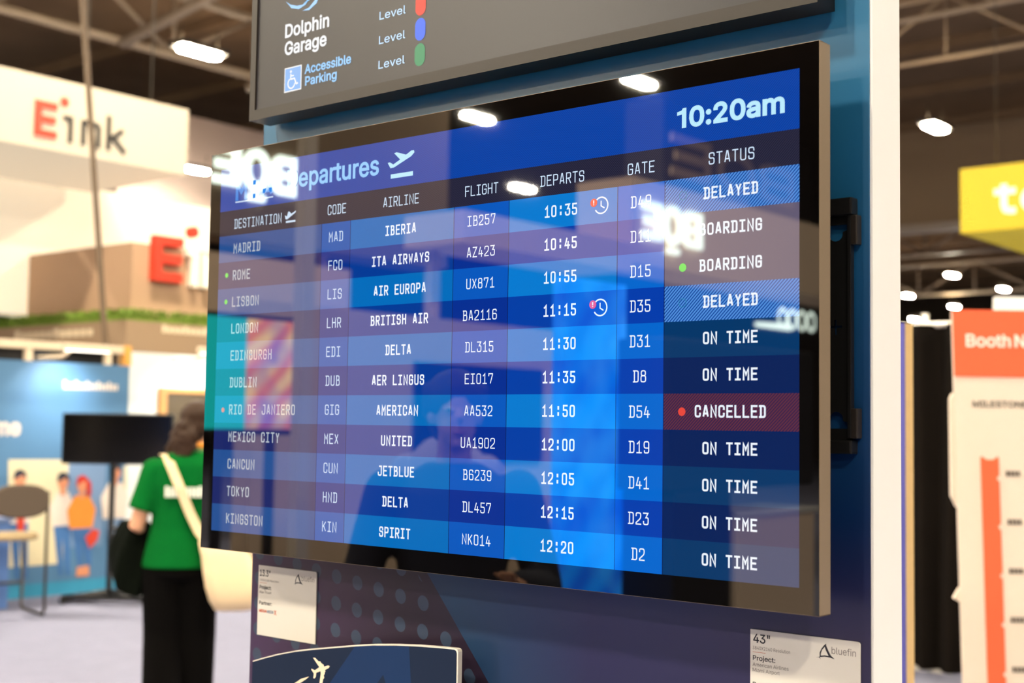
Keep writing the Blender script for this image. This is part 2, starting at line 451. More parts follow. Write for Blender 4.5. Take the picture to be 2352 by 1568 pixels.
# ================================================================== kiosk wall
KY = .0745
def panel_print():
    m, nt, b = _new('kiosk_print'); o, _ = xyz(nt)
    zr = nt.nodes.new('ShaderNodeValToRGB'); e = zr.color_ramp.elements
    z01 = mt(nt, 'DIVIDE', mt(nt, 'SUBTRACT', o[2], SC - .5), 1.0)
    nt.links.new(z01, zr.inputs[0])
    e[0].position = .0; e[0].color = srgb(26, 28, 60); e[1].position = 1.0; e[1].color = srgb(62, 132, 172)
    for p, c in ((.18, (42, 36, 70)), (.30, (10, 40, 86)), (.5, (18, 68, 114)), (.68, (30, 94, 136)), (.80, (38, 110, 152))):  # printed gradient; lower stops also darkened for the sheltered shade
        k = e.new(p); k.color = srgb(*c)
    # purple lower-left field with a dot lattice, cut by a slanting edge; colours darkened for shade there
    x = mt(nt, 'MULTIPLY', o[0], 1000.0); z = mt(nt, 'MULTIPLY', mt(nt, 'SUBTRACT', o[2], SC), 1000.0)
    edge = mt(nt, 'SUBTRACT', mt(nt, 'ADD', mt(nt, 'MULTIPLY', x, -1.17), -429.0), z)     # > 0 below-left of the edge
    lowl = mt(nt, 'GREATER_THAN', edge, 0.0)
    u = mt(nt, 'DIVIDE', mt(nt, 'ADD', x, 282.4), 41.85)
    vv = mt(nt, 'DIVIDE', mt(nt, 'ADD', mt(nt, 'ADD', z, 320.8), mt(nt, 'MULTIPLY', u, 5.25)), 37.2)
    du = mt(nt, 'MULTIPLY', mt(nt, 'SUBTRACT', mt(nt, 'FRACT', mt(nt, 'ADD', u, 100.5)), .5), 41.85)
    dv = mt(nt, 'MULTIPLY', mt(nt, 'SUBTRACT', mt(nt, 'FRACT', mt(nt, 'ADD', vv, 100.5)), .5), 37.2)
    dd = mt(nt, 'SQRT', mt(nt, 'ADD', mt(nt, 'MULTIPLY', du, du), mt(nt, 'MULTIPLY', dv, dv)))
    dot = mt(nt, 'LESS_THAN', dd, 9.9)
    inside = mt(nt, 'GREATER_THAN', edge, 22.0)
    pur = nt.nodes.new('ShaderNodeMapRange'); nt.links.new(x, pur.inputs[0]); pur.inputs[1].default_value = -470; pur.inputs[2].default_value = -150
    field = mixc(nt, pur.outputs[0], srgb(60, 38, 74), srgb(38, 27, 44))
    c = mixc(nt, lowl, zr.outputs[0], mixc(nt, mt(nt, 'MULTIPLY', dot, inside), field, srgb(52, 66, 88)))
    # wide blue wedge to the right of the edge
    w2 = mt(nt, 'GREATER_THAN', mt(nt, 'ADD', mt(nt, 'ADD', mt(nt, 'MULTIPLY', x, .62), 420.0), z), 0.0)
    low = mt(nt, 'LESS_THAN', z, -250.0)
    wedge = mt(nt, 'MULTIPLY', mt(nt, 'MULTIPLY', mt(nt, 'SUBTRACT', 1.0, lowl), low), mt(nt, 'LESS_THAN', edge, 0.0))
    fade = nt.nodes.new('ShaderNodeMapRange'); nt.links.new(x, fade.inputs[0]); fade.inputs[1].default_value = -60; fade.inputs[2].default_value = 160
    fade.inputs[3].default_value = 1; fade.inputs[4].default_value = 0
    c = mixc(nt, mt(nt, 'MULTIPLY', wedge, fade.outputs[0]), c, srgb(28, 60, 92))
    nt.links.new(c, b.inputs['Base Color']); b.inputs['Roughness'].default_value = .32
    MATS['kiosk_print'] = m; return m
kprint = panel_print()
white_edge = mat('white_laminate', (244, 243, 240), .35, var=.01)
black_metal = mat('black_powder_metal', (16, 15, 15), .38, var=.1, nscale=300)
PX0, PX1, PZT = -.466, .5155, 2.72
k = thing('kiosk_wall', 'tall blue printed kiosk wall with white edge carrying the departures screen', 'kiosk', (0, KY + .036, 0))
m = MB(); m.box(PX0, KY + .002, .04, PX1, KY + .072, PZT, white_edge, .0015); part(m.build('core', k), 'white laminated side edge')
m = MB(); P = Plane((0, KY, 0), (1, 0, 0), (0, 0, 1)); m.box(PX0, KY, .06, PX1 - .003, KY + .004, PZT, kprint); part(m.build('printed_face', k), 'blue and purple printed face with pale dots')
m = MB(); m.box(PX0 - .02, KY - .25, 0, PX1 + .02, KY + .36, .04, black_metal, .008); m.build('base_plate', k)

K0 = Plane((0, 0, SC), (1, 0, 0), (0, 0, 1), .001)               # millimetres on the glass of the departures display
KU = Plane((0, .025, SC), (1, 0, 0), (0, 0, 1), .001)
KP = Plane((0, KY, SC), (1, 0, 0), (0, 0, 1), .001)

# ------------------------------------------------------------------ wall bracket behind the display
b = thing('wall_bracket', 'black steel screen bracket on the kiosk wall behind the departures screen', 'bracket', (.2, KY, SC))
def keyhole(cx, cz, up):
    s = 1 if up else -1
    return [(cx - 16, cz + s * 10), (cx + 15, cz + s * 10), (cx + 14, cz + s * 4), (cx + 8, cz + s * 2)] + \
           [(cx + 8.5 * math.cos(t), cz - s * (8.5 * math.sin(t)) + s * 1) for t in [i * math.pi / 8 for i in range(1, 8)]] + [(cx - 8.5, cz + s * 2)]
outer = [(60, -118), (496, -118), (496, 121), (60, 121)]
plus = [(471, 1.2), (476.6, 1.2), (476.6, -6), (479.2, -6), (479.2, 1.2), (485.5, 1.2), (485.5, 3.6), (479.2, 3.6), (479.2, 10), (476.6, 10), (476.6, 3.6), (471, 3.6)]
m = MB(); holes_mesh(outer, [keyhole(478.5, 100, True), keyhole(478.5, -94, False), plus], KP, .0065, .003, m, black_metal)
m.box(.493, KY - .012, SC - .114, .4975, KY - .004, SC + .120, black_metal, .001)
m.build('plate', b)
m = MB(); m.box(.06, KY - .016, SC + .119, .5, KY, SC + .137, black_metal, .002); m.build('flange', b)
m = MB(); m.box(.06, KY - .016, SC - .130, .4995, KY, SC - .116, black_metal, .002); m.build('flange', b)
for z0, z1 in ((.0875, .1185), (-.114, -.083)):
    m = MB(); m.box(.4975, KY - .013, SC + z0, .5045, KY - .001, SC + z1, mat('worn_black_edge', (52, 46, 42), .35, .4), .0015); m.build('hook_tab', b)

# ------------------------------------------------------------------ departures display
D = thing('departures_display', 'large black framed flight departures screen mounted on the kiosk wall', 'screen', (0, .012, SC))
frame_m = mat('bronze_grey_frame', (150, 130, 106), .42, .35, var=.04, nscale=400)
bez = mat('black_bezel_glass', (5, 4, 4), .015, spec=.75, var=0)
m = MB()
m.box(-.495, .0010, SC + .2885, .493, .0245, SC + .2905, frame_m, .0008); m.box(-.495, .0010, SC - .2905, .493, .0245, SC - .2885, frame_m, .0008)
m.box(-.495, .0010, SC - .2905, -.493, .0245, SC + .2905, frame_m, .0008); m.box(.491, .0010, SC - .2905, .493, .0245, SC + .2905, frame_m, .0008)
m.box(-.492, .02, SC - .289, .4915, .0245, SC + .289, black_metal)
m.build('frame', D)
m = MB()
for a in ((-494.4, 264.7, 492.4, 289.9), (-494.4, -289.9, 492.4, -263.7), (-494.4, -263.7, -470.6, 264.7), (470.6, -263.7, 492.4, 264.7)): m.rect(K0, *a, -.0006, bez)
m.build('bezel', D)
m = MB(); m.box(-.33, .0245, SC - .2, .33, KY - .0165, SC + .2, black_metal, .01); m.build('rear_housing', D)
CX = [-470.6, -248.5, -191.5, -4.5, 85.0, 244.6, 307.8, 470.6]
LIGHT = [(36, 80, 146), (8, 88, 176), (0, 108, 188), (4, 88, 190), (4, 122, 208), (0, 102, 206), (0, 54, 104)]
DARK = [(26, 38, 102), (2, 48, 138), (0, 58, 150), (2, 46, 146), (0, 62, 166), (0, 60, 172), (0, 31, 88)]
HATCH = stripes('delayed_hatch', (84, 146, 222), (0, 62, 148), .0040, .42)
HRED = stripes('cancelled_hatch', (96, 44, 64), (24, 24, 74), .0036, .34)
HEAD = stripes('header_blue', (4, 56, 152), (10, 76, 176), .0030, .45)
HGREY = stripes('header_grey', (44, 44, 66), (22, 22, 46), .0030, .40)
LINE = screen('column_line', (10, 24, 80))
m = MB(); m.rect(K0, -470.6, 202.2, 470.6, 264.7, -.0006, HEAD); m.rect(K0, -470.6, 165.3, 470.6, 202.2, -.0006, HGREY)
RT, RP = 165.3, 39.0
for r in range(11):
    for c in range(7):
        mm_ = screen('cell_light_%d' % c, LIGHT[c]) if r % 2 == 0 else screen('cell_dark_%d' % c, DARK[c])
        if c == 6 and r in (0, 3): mm_ = HATCH
        if c == 6 and r in (1, 2): mm_ = screen('boarding_cell', (98, 90, 114))
        if c == 6 and r == 6: mm_ = HRED
        m.rect(K0, CX[c], RT - RP * (r + 1), CX[c + 1], RT - RP * r, -.0006, mm_)
for c in range(1, 7): m.rect(K0, CX[c] - .45, -263.7, CX[c] + .45, RT, -.0005, LINE)
SCR = part(m.build('screen', D), 'lit blue timetable of striped rows and columns')
white = screen('pixel_white', (236, 244, 255), k=1.0); soft = screen('pixel_pale_blue', (205, 226, 248)); dest = screen('pixel_dim_blue', (178, 188, 200))
ice = screen('pixel_ice', (188, 236, 255)); sky = screen('pixel_sky', (150, 206, 255)); red = screen('pixel_red', (232, 72, 60)); green = screen('pixel_green', (98, 222, 88))
mia = screen('pixel_logo_blue', (52, 132, 222))
m = MB(); m.text(K0, 'Departures', -322, -139.5, 221.5, 26.5, -.0004, sky, bold=.018); m.build('title_text', SCR)
m = MB(); m.poly(K0, [(-123.6, 235.4), (-119.3, 235.6), (-113.3, 232.1), (-100.8, 237.3), (-112.0, 246.8), (-107.4, 247.6), (-90.2, 242.4), (-81.1, 246.7), (-76.1, 246.5), (-75.3, 243.7), (-80.9, 239.4), (-111.9, 228.0), (-118.3, 227.8)], -.0004, ice)
m.rect(K0, -117.5, 213.8, -77.3, 219.4, -.0004, ice); part(m.build('takeoff_icon', SCR), 'pale airplane taking off icon beside the title')
m = MB(); m.text(K0, '0:20am', 338.5, 454, 220.7, 22.6, -.0004, ice, bold=.03); m.poly(K0, [(329.2, 221), (334.8, 221), (334.8, 243.1), (330.4, 243.1), (328.6, 240.6), (323, 239.4), (323, 235.6), (329.2, 236.2)], -.0004, ice); m.build('clock_text', SCR)
m = MB(); mono(m, K0, 'MIA', -436, 228.5, 26, 26, 29, 6.5, mia, -.0004); m.rect(K0, -436, 212.6, -352, 214.4, -.0004, soft); m.build('airport_logo', SCR)
for txt, xc, al, h, pt in (('DESTINATION', -436.8, 'l', 14, 9.7), ('CODE', -219, 'c', 13.6, 9.6), ('AIRLINE', -98, 'c', 13.3, 9.5), ('FLIGHT', 40.3, 'c', 13.2, 9.3),
                           ('DEPARTS', 165, 'c', 13.2, 9.5), ('GATE', 276, 'c', 13.2, 9.6), ('STATUS', 391, 'c', 13.2, 9.6)):
    m = MB(); mono(m, K0, txt, xc, 183.3 if xc > -400 else 181.6, h, 7.3, pt, 1.35, soft, -.0004, al); m.build('column_heading', SCR)
m = MB(); m.poly(K0, [(-325.5, 184.4), (-321, 182.5), (-318.5, 189.2), (-315.8, 188.9), (-312.0, 185.6), (-302.5, 189.2), (-303, 186.6), (-320.5, 178.2), (-324.2, 179)], -.0004, soft)
m.rect(K0, -323, 173.4, -303, 176.2, -.0004, soft); m.build('takeoff_icon', SCR)
ROWS = [('MADRID', 'MAD', 'IBERIA', 'IB257', '10:35', 'D49', 'DELAYED'), ('ROME', 'FCO', 'ITA AIRWAYS', 'AZ423', '10:45', 'D11', 'BOARDING'),
        ('LISBON', 'LIS', 'AIR EUROPA', 'UX871', '10:55', 'D15', 'BOARDING'), ('LONDON', 'LHR', 'BRITISH AIR', 'BA2116', '11:15', 'D35', 'DELAYED'),
        ('EDINBURGH', 'EDI', 'DELTA', 'DL315', '11:30', 'D31', 'ON TIME'), ('DUBLIN', 'DUB', 'AER LINGUS', 'EI017', '11:35', 'D8', 'ON TIME'),
        ('RIO DE JANIERO', 'GIG', 'AMERICAN', 'AA532', '11:50', 'D54', 'CANCELLED'), ('MEXICO CITY', 'MEX', 'UNITED', 'UA1902', '12:00', 'D19', 'ON TIME'),
        ('CANCUN', 'CUN', 'JETBLUE', 'B6239', '12:05', 'D41', 'ON TIME'), ('TOKYO', 'HND', 'DELTA', 'DL457', '12:15', 'D23', 'ON TIME'),
        ('KINGSTON', 'KIN', 'SPIRIT', 'NK014', '12:20', 'D2', 'ON TIME')]
for r, (a, b_, c, d, e, f, g) in enumerate(ROWS):
    zc = RT - RP * (r + .5)
    for nm, tx, x, dz, h, w, pt, sw, mm_, al in (('destination_text', a, -437.2, -.2, 14.6, 7.8, 10.4, 1.95, dest, 'l'), ('code_text', b_, -219.6, .2, 13.8, 7.4, 10.1, 1.4, soft, 'c'),
            ('airline_text', c, -97.6, -.2, 13.4, 7.4, 9.6, 2.0, white, 'c'), ('flight_text', d, 40.6, -.2, 13.0, 7.2, 9.55, 1.35, white, 'c'), ('time_text', e, 163.6, .2, 14.1, 7.6, 10.1, 2.0, white, 'c'),
            ('gate_text', f, 276.4, -.2, 13.6, 7.4, 9.8, 1.4, white, 'c'), ('status_text', g, 390.2, .6, 13.3, 7.7, 9.68, 2.1, white, 'c')):
        m = MB(); mono(m, K0, tx, x, zc + dz, h, w, pt, sw, mm_, -.0004, al); m.build(nm, SCR)
    if r in (1, 2, 6):
        m = MB(); m.disc(K0, -451.3, zc + (.5 if r != 6 else -1), 3.5, -.0004, green if r < 6 else red); m.build('status_dot', SCR)
    if r in (2, 6):
        m = MB(); m.disc(K0, 331.4, zc, 4.6, -.0004, green if r < 6 else red); m.build('status_dot', SCR)
    if r in (0, 3):
        ring = screen('ring_blue', (44, 128, 176)); m = MB(); m.arc(K0, 331.4, zc + .6, 4.6, .8, 0, 360, -.0004, ring); m.build('status_ring', SCR)
        m = MB(); z = zc + .6
        m.arc(K0, 221.8, z, 9.3, 1.7, -150, 140, -.0004, white); m.ribbon(K0, [(221.6, z + 5.4), (221.6, z - .6), (226.4, z - 3.4)], 1.5, -.0004, white)
        m.disc(K0, 211.4, z + 3.8, 4.9, -.0003, red); m.rect(K0, 210.7, z + 2.9, 212.1, z + 6.6, -.0002, white); m.rect(K0, 210.7, z + .9, 212.1, z + 2.1, -.0002, white)
        part(m.build('delay_icon', SCR), 'white clock icon with a red warning badge')

# ------------------------------------------------------------------ upper parking display
U = thing('parking_display', 'dark parking guidance screen above the departures screen', 'screen', (.02, .04, SC + .336))
matte = mat('matte_brown_frame', (42, 34, 25), .45, 0, var=.04, nscale=300)
up0, up1, uz0, uz1 = -.4405, .4785, .3388, .872
m = MB(); UO = [(up0 * 1000, uz0 * 1000), (up1 * 1000, uz0 * 1000), (up1 * 1000, uz1 * 1000), (up0 * 1000, uz1 * 1000)]
UI = [(up0 * 1000 + 12, uz0 * 1000 + 15), (up1 * 1000 - 12, uz0 * 1000 + 15), (up1 * 1000 - 12, uz1 * 1000 - 15), (up0 * 1000 + 12, uz1 * 1000 - 15)]
holes_mesh(UO, [UI], KU, -.02, .04, m, matte); m.build('frame', U)
usc, unt, ub = _new('parking_screen'); ub.inputs['Base Color'].default_value = srgb(20, 18, 18); ub.inputs['Roughness'].default_value = .34
ub.inputs['Emission Color'].default_value = srgb(42, 38, 40); ub.inputs['Emission Strength'].default_value = 1  # grey emission stands for black level plus reflected haze
m = MB(); m.rect(KU, UI[0][0] - 1, UI[0][1] - 1, UI[2][0] + 1, UI[2][1] + 1, -.0030, usc); us = m.build('screen', U)
m = MB(); m.box(up0 + .02, .045, SC + uz0 + .02, up1 - .02, KY - .001, SC + uz1 - .02, black_metal); m.build('rear_housing', U)
uw = screen('parking_white', (236, 240, 245), .3); ubl = screen('parking_blue', (128, 196, 255), .3); ulev = screen('parking_level', (176, 216, 255), .3)
d = -.0026
m = MB(); m.text(KU, 'Dolphin', -367, -273, 451.2, 20, d, uw, bold=.022); m.text(KU, 'Garage', -367, -277.5, 425.2, 20, d, uw, bold=.022); m.build('garage_name_text', us)
m = MB(); m.text(KU, 'Accessible', -322.5, -226.5, 391.2, 13.6, d, ubl, bold=.022); m.text(KU, 'Parking', -321, -255, 374, 13.4, d, ubl, bold=.022); m.build('accessible_text', us)
m = MB(); m.rect(KU, -366, 370.4, -329, 406.4, d, uw); m.rect(KU, -364.4, 372, -330.6, 404.8, d + .0002, screen('parking_icon_blue', (92, 160, 230), .3))
m.disc(KU, -351.8, 399.6, 2.0, d + .0004, uw); m.ribbon(KU, [(-351.8, 396.5), (-351.8, 388.6), (-343.6, 388.6), (-339.8, 380), (-336, 381)], 2.2, d + .0004, uw)
m.ribbon(KU, [(-351.8, 393), (-345.2, 393)], 1.8, d + .0004, uw); m.arc(KU, -350.2, 382.4, 7.4, 2.0, 118, 355, d + .0004, uw); part(m.build('wheelchair_icon', us), 'blue wheelchair access icon')
for z0, col in ((441.9, (238, 66, 52)), (408.2, (62, 112, 246)), (374.1, (62, 152, 102))):
    m = MB(); m.text(KU, 'Level', -172.5, -122.8, z0, 11.2, d, ulev, bold=.006); m.build('level_text', us)
    m = MB(); pc = z0 + 7; hh = 15.2; rr = 9.4
    pts = [(-95.4 + rr * math.cos(t), pc + hh - rr + rr * math.sin(t)) for t in [math.pi * i / 14 for i in range(15)]] + [(-95.4 + rr * math.cos(t), pc - hh + rr + rr * math.sin(t)) for t in [math.pi + math.pi * i / 14 for i in range(15)]]
    m.poly(KU, pts, d, screen('pill_%d_%d' % col[:2], col, .3, spec=.3)); part(m.build('level_marker', us), {66: 'red', 112: 'blue', 152: 'green'}[col[1]] + ' rounded level marker')
m = MB(); m.poly(KU, [(-367.2, 505.8), (-356.8, 499.2), (-342.6, 494.7), (-330.6, 494.1), (-316.8, 497.5), (-305, 505), (-313, 503), (-324.5, 492.6), (-338.4, 489.0), (-354.7, 493.6)], d, ubl)
m.poly(KU, [(-330.6, 485.0), (-316.5, 487.3), (-305.0, 495.1), (-296, 507), (-292, 505), (-300.6, 490.4), (-316.3, 483.4)], d, ubl)
part(m.build('swoosh_logo', us), 'two light blue curved swooshes')

# ------------------------------------------------------------------ placards
card = mat('placard_white', (222, 216, 206), .55, var=.015); ink = mat('placard_ink', (30, 28, 38), .6, var=0); greyink = mat('placard_grey_ink', (112, 102, 98), .6, var=0)
orange_ink = mat('placard_orange_ink', (206, 96, 66), .6, var=0); blue_ink = mat('placard_blue_ink', (80, 110, 150), .6, var=0)
def fin(m, ox, oz, s, d):
    pts = [(453.1, -343.3), (457.5, -342.0), (457.3, -338.0), (459.5, -333.4), (462.2, -330), (464.7, -327.7), (464.9, -330.0), (467.6, -335.5), (470, -339.4), (474.3, -342.8), (468.7, -341.7), (463.0, -341.5), (457.6, -342.6), (458.6, -344.6), (456.4, -342.7)]
    inn = [(458.8, -340.9), (463, -340.0), (467.6, -340.2), (464.6, -335.2), (463.2, -331.4), (460.4, -334.6), (459, -338)]
    f = lambda L: [(ox + (a - 464.4) * s, oz + (b + 335.5) * s) for a, b in L]
    m.poly(KP, f(pts), d, ink); m.poly(KP, f(inn), d + .0001, card)
def placard(label, x0, z1, tl):
    t = thing('placard', label, 'placard', ((x0 + 63.5) / 1000, KY - .001, SC + (z1 - 101.6) / 1000), 'white screen-size placards on the kiosk wall')
    m = MB(); L = [(x0, z1 - 101.6), (x0 + 127, z1 - 101.6), (x0 + 127, z1 - 2.5), (x0 + 126, z1 - .7), (x0 + 124, z1), (x0, z1)]
    m.prism(KP, L, .0004, .0022, card); m.build('card', t)
    m = MB(); tl(m, x0, z1, .0024); m.build('printed_text', t)
    m = MB(); fin(m, x0 + 89, z1 - 13.2, 1.0, .0024); m.text(KP, 'bluefin', x0 + 95.5, x0 + 122.5, z1 - 15.2, 7.0, .0024, greyink, bold=-.012); m.build('fin_logo', t)
def t1(m, x, z, d):
    m.text(KP, '13.3"', x + 3.4, x + 27, z - 15.4, 9.4, d, ink, bold=.01); m.text(KP, '1920X1080 Resolution', x + 3.4, x + 46, z - 22.5, 2.9, d, greyink)
    m.rect(KP, x + 3.4, z - 25.4, x + 19.5, z - 25.0, d, orange_ink)
    m.text(KP, 'Project:', x + 3.4, x + 30, z - 34.2, 5.4, d, ink, bold=.012); m.text(KP, 'Max Trueit', x + 3.4, x + 30, z - 40.4, 3.6, d, greyink)
    m.text(KP, 'Partner:', x + 3.4, x + 32, z - 57, 5.2, d, ink, bold=.012)
    m.text(KP, 'MEGA', x + 3.4, x + 21, z - 68, 4.2, d, orange_ink, bold=.03); m.text(KP, 'MEDIA', x + 21.6, x + 36, z - 68, 4.2, d, blue_ink, bold=.01); m.text(KP, 'X', x + 37.5, x + 42.4, z - 69.5, 7, d, orange_ink, bold=.02)
def t2(m, x, z, d):
    m.text(KP, '43"', x + 3.6, x + 24, z - 14.0, 9.6, d, ink, bold=.012); m.text(KP, '3840X2160 Resolution', x + 3.0, x + 47.8, z - 21.2, 3.5, d, greyink)
    m.rect(KP, x + 3.0, z - 24.2, x + 18.6, z - 23.8, d, orange_ink)
    m.text(KP, 'Project:', x + 3.3, x + 30.4, z - 32.8, 5.2, d, ink, bold=.01)
    m.text(KP, 'American Airlines', x + 3.0, x + 46, z - 39.1, 3.8, d, greyink); m.text(KP, 'Miami Airport', x + 3.0, x + 35.5, z - 45.0, 3.8, d, greyink)
    m.text(KP, 'Partner:', x + 3.3, x + 30.4, z - 61, 5.2, d, ink, bold=.01)
placard('white placard reading 13.3" on the dotted purple print, lower left', -448.5, -317.5, t1)
placard('white placard reading 43" at the lower right of the kiosk wall', 375.2, -322.3, t2)

# ------------------------------------------------------------------ curved sign with the jet
navy = mat('sign_navy', (18, 34, 60), .55, spec=.2, var=.03); navy_l = mat('sign_blue_shape', (18, 48, 90), .55, spec=.2, var=.03)
acry = mat('sign_white_edge', (238, 230, 216), .35, var=.01); cream = mat('sign_cream', (246, 226, 196), .5, var=0)
KF = Plane((0, .03, SC), (1, 0, 0), (0, 0, 1), .001)
t = thing('jet_sign', 'navy arched sign with white edge and a cream jet, below the departures screen', 'sign', (-.21, .05, SC - .78))
def top(x): return -388.5 + 2.0 * 0 - .00034 * (x + 90) ** 2 if x < -90 else -388.5 + 5.2 * ((x + 90) / 74)
XS = [-405.7 + i * (405.7 - 17) / 40 for i in range(41)]
TOP = [(-405.7, -447), (-380, -439), (-350, -430.4), (-315, -422), (-279, -415.2), (-240, -408.4), (-200, -401.6), (-162.7, -395.8), (-120, -391), (-80, -387.6), (-45, -385.4), (-17, -384.2), (-13.6, -385.2), (-12.1, -388)]
m = MB(); m.prism(KF, [(-12.1, -776), (-9, -776)][:1] + TOP[::-1] + [(-405.7, -776)], -.008, -.0004, acry); m.build('board', t)
INN = [(a, b - 1.6) for a, b in TOP[:-3]] + [(-18.6, -385.9), (-15.6, -387.2), (-14.4, -390)]
m = MB(); m.prism(KF, [(-14.4, -775)] + INN[::-1] + [(-405.2, -775)], -.0004, .0002, navy)
m.poly(KF, [(-196, -402.4), (-150, -396), (-96, -391.2), (-91.7, -436.6), (-89, -500), (-110, -500), (-142, -432.6), (-175, -470), (-190, -500), (-285, -500), (-243, -456.7)], .0003, navy_l)
m.build('navy_face', t)
m = MB()
m.poly(KF, [(-277.6, -427.1), (-273.3, -426.6), (-266.0, -430.6), (-262.4, -430.2), (-262.4, -431.2), (-257.8, -433.5), (-256.1, -433.6), (-254.9, -436.4), (-247.2, -433.7), (-243.9, -434.2), (-245.3, -436.7), (-253.2, -440.7), (-251.8, -442.0), (-253.1, -443.6), (-253.4, -445.8), (-255.1, -448.1), (-254.1, -451.5), (-256.3, -453.3), (-257.9, -462), (-263.9, -463), (-261.2, -446.5), (-262.0, -443.3), (-270.1, -446.4), (-271.0, -452.2), (-273.7, -454.7), (-275.9, -454.4), (-275.2, -448.0), (-280.4, -443.7), (-280.0, -442.1), (-273.2, -443.5), (-264.4, -438.2), (-269.4, -434.1)], .0006, cream)
m.poly(KF, [(-330, -480), (-313.8, -466.2), (-300.3, -458.3), (-284.5, -453.4), (-291.2, -458.2), (-302.4, -464.6), (-318, -480)], .0006, cream)
part(m.build('jet_emblem', t), 'cream airliner silhouette with a curved trail')
m = MB(); m.box(-.36, .038, SC - .74, -.06, KY - .0005, SC - .46, black_metal); m.build('standoff_mount', t)
# ================================================================== neighbouring board, drape, banner, hanging sign (right)
t = thing('plywood_board', 'plywood-edged board with purple face standing behind the kiosk wall', 'board', (-.6, 1.62, 0))
m = MB(); m.box(-1.1, 1.603, .0, -.1, 1.645, 1.79, mat('plywood_edge', (226, 190, 130), .6, var=.08, nscale=40)); part(m.build('core', t), 'tan plywood edge')
m = MB(); m.box(-1.1, 1.599, .0, -.1005, 1.603, 1.79, mat('purple_laminate', (88, 86, 170), .4)); m.build('purple_face', t)

t = thing('pipe_drape', 'black pleated drape hung on a pipe behind the kiosk', 'drape', (-2.4, 7.2, 0))
blk = mat('black_drape_cloth', (24, 19, 15), 1.0, spec=.1, var=.2, nscale=3)
m = MB(); top_, bot = [], []
for i in range(241):
    x = -4.6 + i * 3.4 / 240; a = x * 2 * math.pi / .21
    y = 7.19 + .045 * math.sin(a) + .02 * math.sin(a * .37 + 1); top_.append((x, y * 1 + 0, 2.25)); bot.append((x + .02 * math.sin(a * .5), 7.19 + .06 * math.sin(a + .3) + .03 * math.sin(a * .31), .02))
for i in range(240): m.face([bot[i], bot[i + 1], top_[i + 1], top_[i]], blk, True)
for i in range(240): m.face([Vector(bot[i]) + Vector((0, .012, 0)), Vector(top_[i]) + Vector((0, .012, 0)), Vector(top_[i + 1]) + Vector((0, .012, 0)), Vector(bot[i + 1]) + Vector((0, .012, 0))], blk, True)
m.build('cloth', t)
alu = mat('pale_pipe', (216, 210, 200), .35, .3)
m = MB(); m.tube([(-4.7, 7.24, 2.25), (-1.1, 7.24, 2.25)], .02, alu); m.build('crossbar', t)
for x in (-4.6, -2.39, -1.2):
    m = MB(); m.tube([(x, 7.30, .02), (x, 7.30, 2.33)], .026, alu); m.box(x - .2, 7.2, 0, x + .2, 7.55, .02, alu); m.build('upright', t)

ban_o = mat('banner_orange', (246, 100, 58), .6, var=.02); ban_c = mat('banner_cream', (226, 211, 194), .6, var=.02)
KB = Plane((-.6865, 3.512, 0), (.771, .637, 0), (-.0185, -.0153, 1))
KB.n = Vector((.637, -.771, 0))
t = thing('pull_up_banner', 'cream pull-up banner with orange head and timeline, right of the black drape', 'banner', (-.4, 3.75, 0))
m = MB(); m.prism(KB, [(0, .08), (.86, .08), (.86, 1.99), (0, 1.99)], -.012, 0, ban_c); m.build('sheet', t)
m = MB(); m.prism(KB, [(0, 1.75), (.86, 1.75), (.86, 1.992), (0, 1.992)], 0, .003, ban_o); m.build('orange_head', t)
bw_ = mat('banner_white_ink', (250, 240, 228), .6, var=0); bk = mat('banner_dark_ink', (70, 62, 56), .6, var=0)
m = MB(); m.text(KB, 'Booth', .046, .208, 1.858, .046, .0045, bw_, bold=.02); m.text(KB, 'N', .222, .26, 1.858, .046, .0045, bw_, bold=.02); m.build('heading_text', t)
m = MB(); m.text(KB, 'MILESTONE', .064, .262, 1.641, .022, .0015, bk, bold=.02); m.build('subtitle_text', t)
m = MB(); m.prism(KB, [(.086, .2), (.152, .2), (.152, 1.458), (.148, 1.464), (.132, 1.452), (.108, 1.452), (.09, 1.464), (.086, 1.458)], 0, .003, ban_o); m.build('timeline_bar', t)
for z in (1.405, 1.232, 1.058, .885, .71, .54):
    m = MB(); m.disc(KB, .152, z - .02, .009, .0042, ban_c)
    for i in range(4): m.rect(KB, .176 + i * .0135, z - .012, .186 + i * .0135, z + .008, .0015, bk)
    m.build('timeline_mark', t)
m = MB(); m.prism(KB, [(-.018, 1.32), (0, 1.28), (.03, 1.28), (.03, 1.69), (0, 1.69), (-.012, 1.67)], -.03, -.014, ban_c); m.build('rear_clip', t)
m = MB(); m.prism(KB, [(-.02, .955), (.02, .93), (.02, 1.0), (0, .99)], -.03, -.014, ban_c); m.build('rear_clip', t)
m = MB(); m.tube([KB(.43, .05, -.06), KB(.43, 1.98, -.025)], .012, alu); m.build('support_pole', t)
m = MB(); m.box(-.45, -.07, 0, .45, .07, .08, alu, .01, Matrix.Translation(KB(.43, 0, -.02)) @ Matrix.Rotation(math.atan2(.637, .771), 4, 'Z')); m.build('base_cassette', t)
t = thing('white_partition', 'white partition top showing above the orange banner head', 'partition', (-.2, 5.6, 0))
KW = Plane((-1.036, 4.772, 0), (.771, .637, 0), (0, 0, 1))
m = MB(); m.prism(KW, [(.02, .04), (1.4, .04), (1.4, 2.165), (.02, 2.165)], -.05, 0, white_edge); m.build('panel', t)
m = MB(); m.prism(KW, [(0, 0), (1.42, 0), (1.42, .04), (0, .04)], -.3, .1, alu); m.build('foot', t)

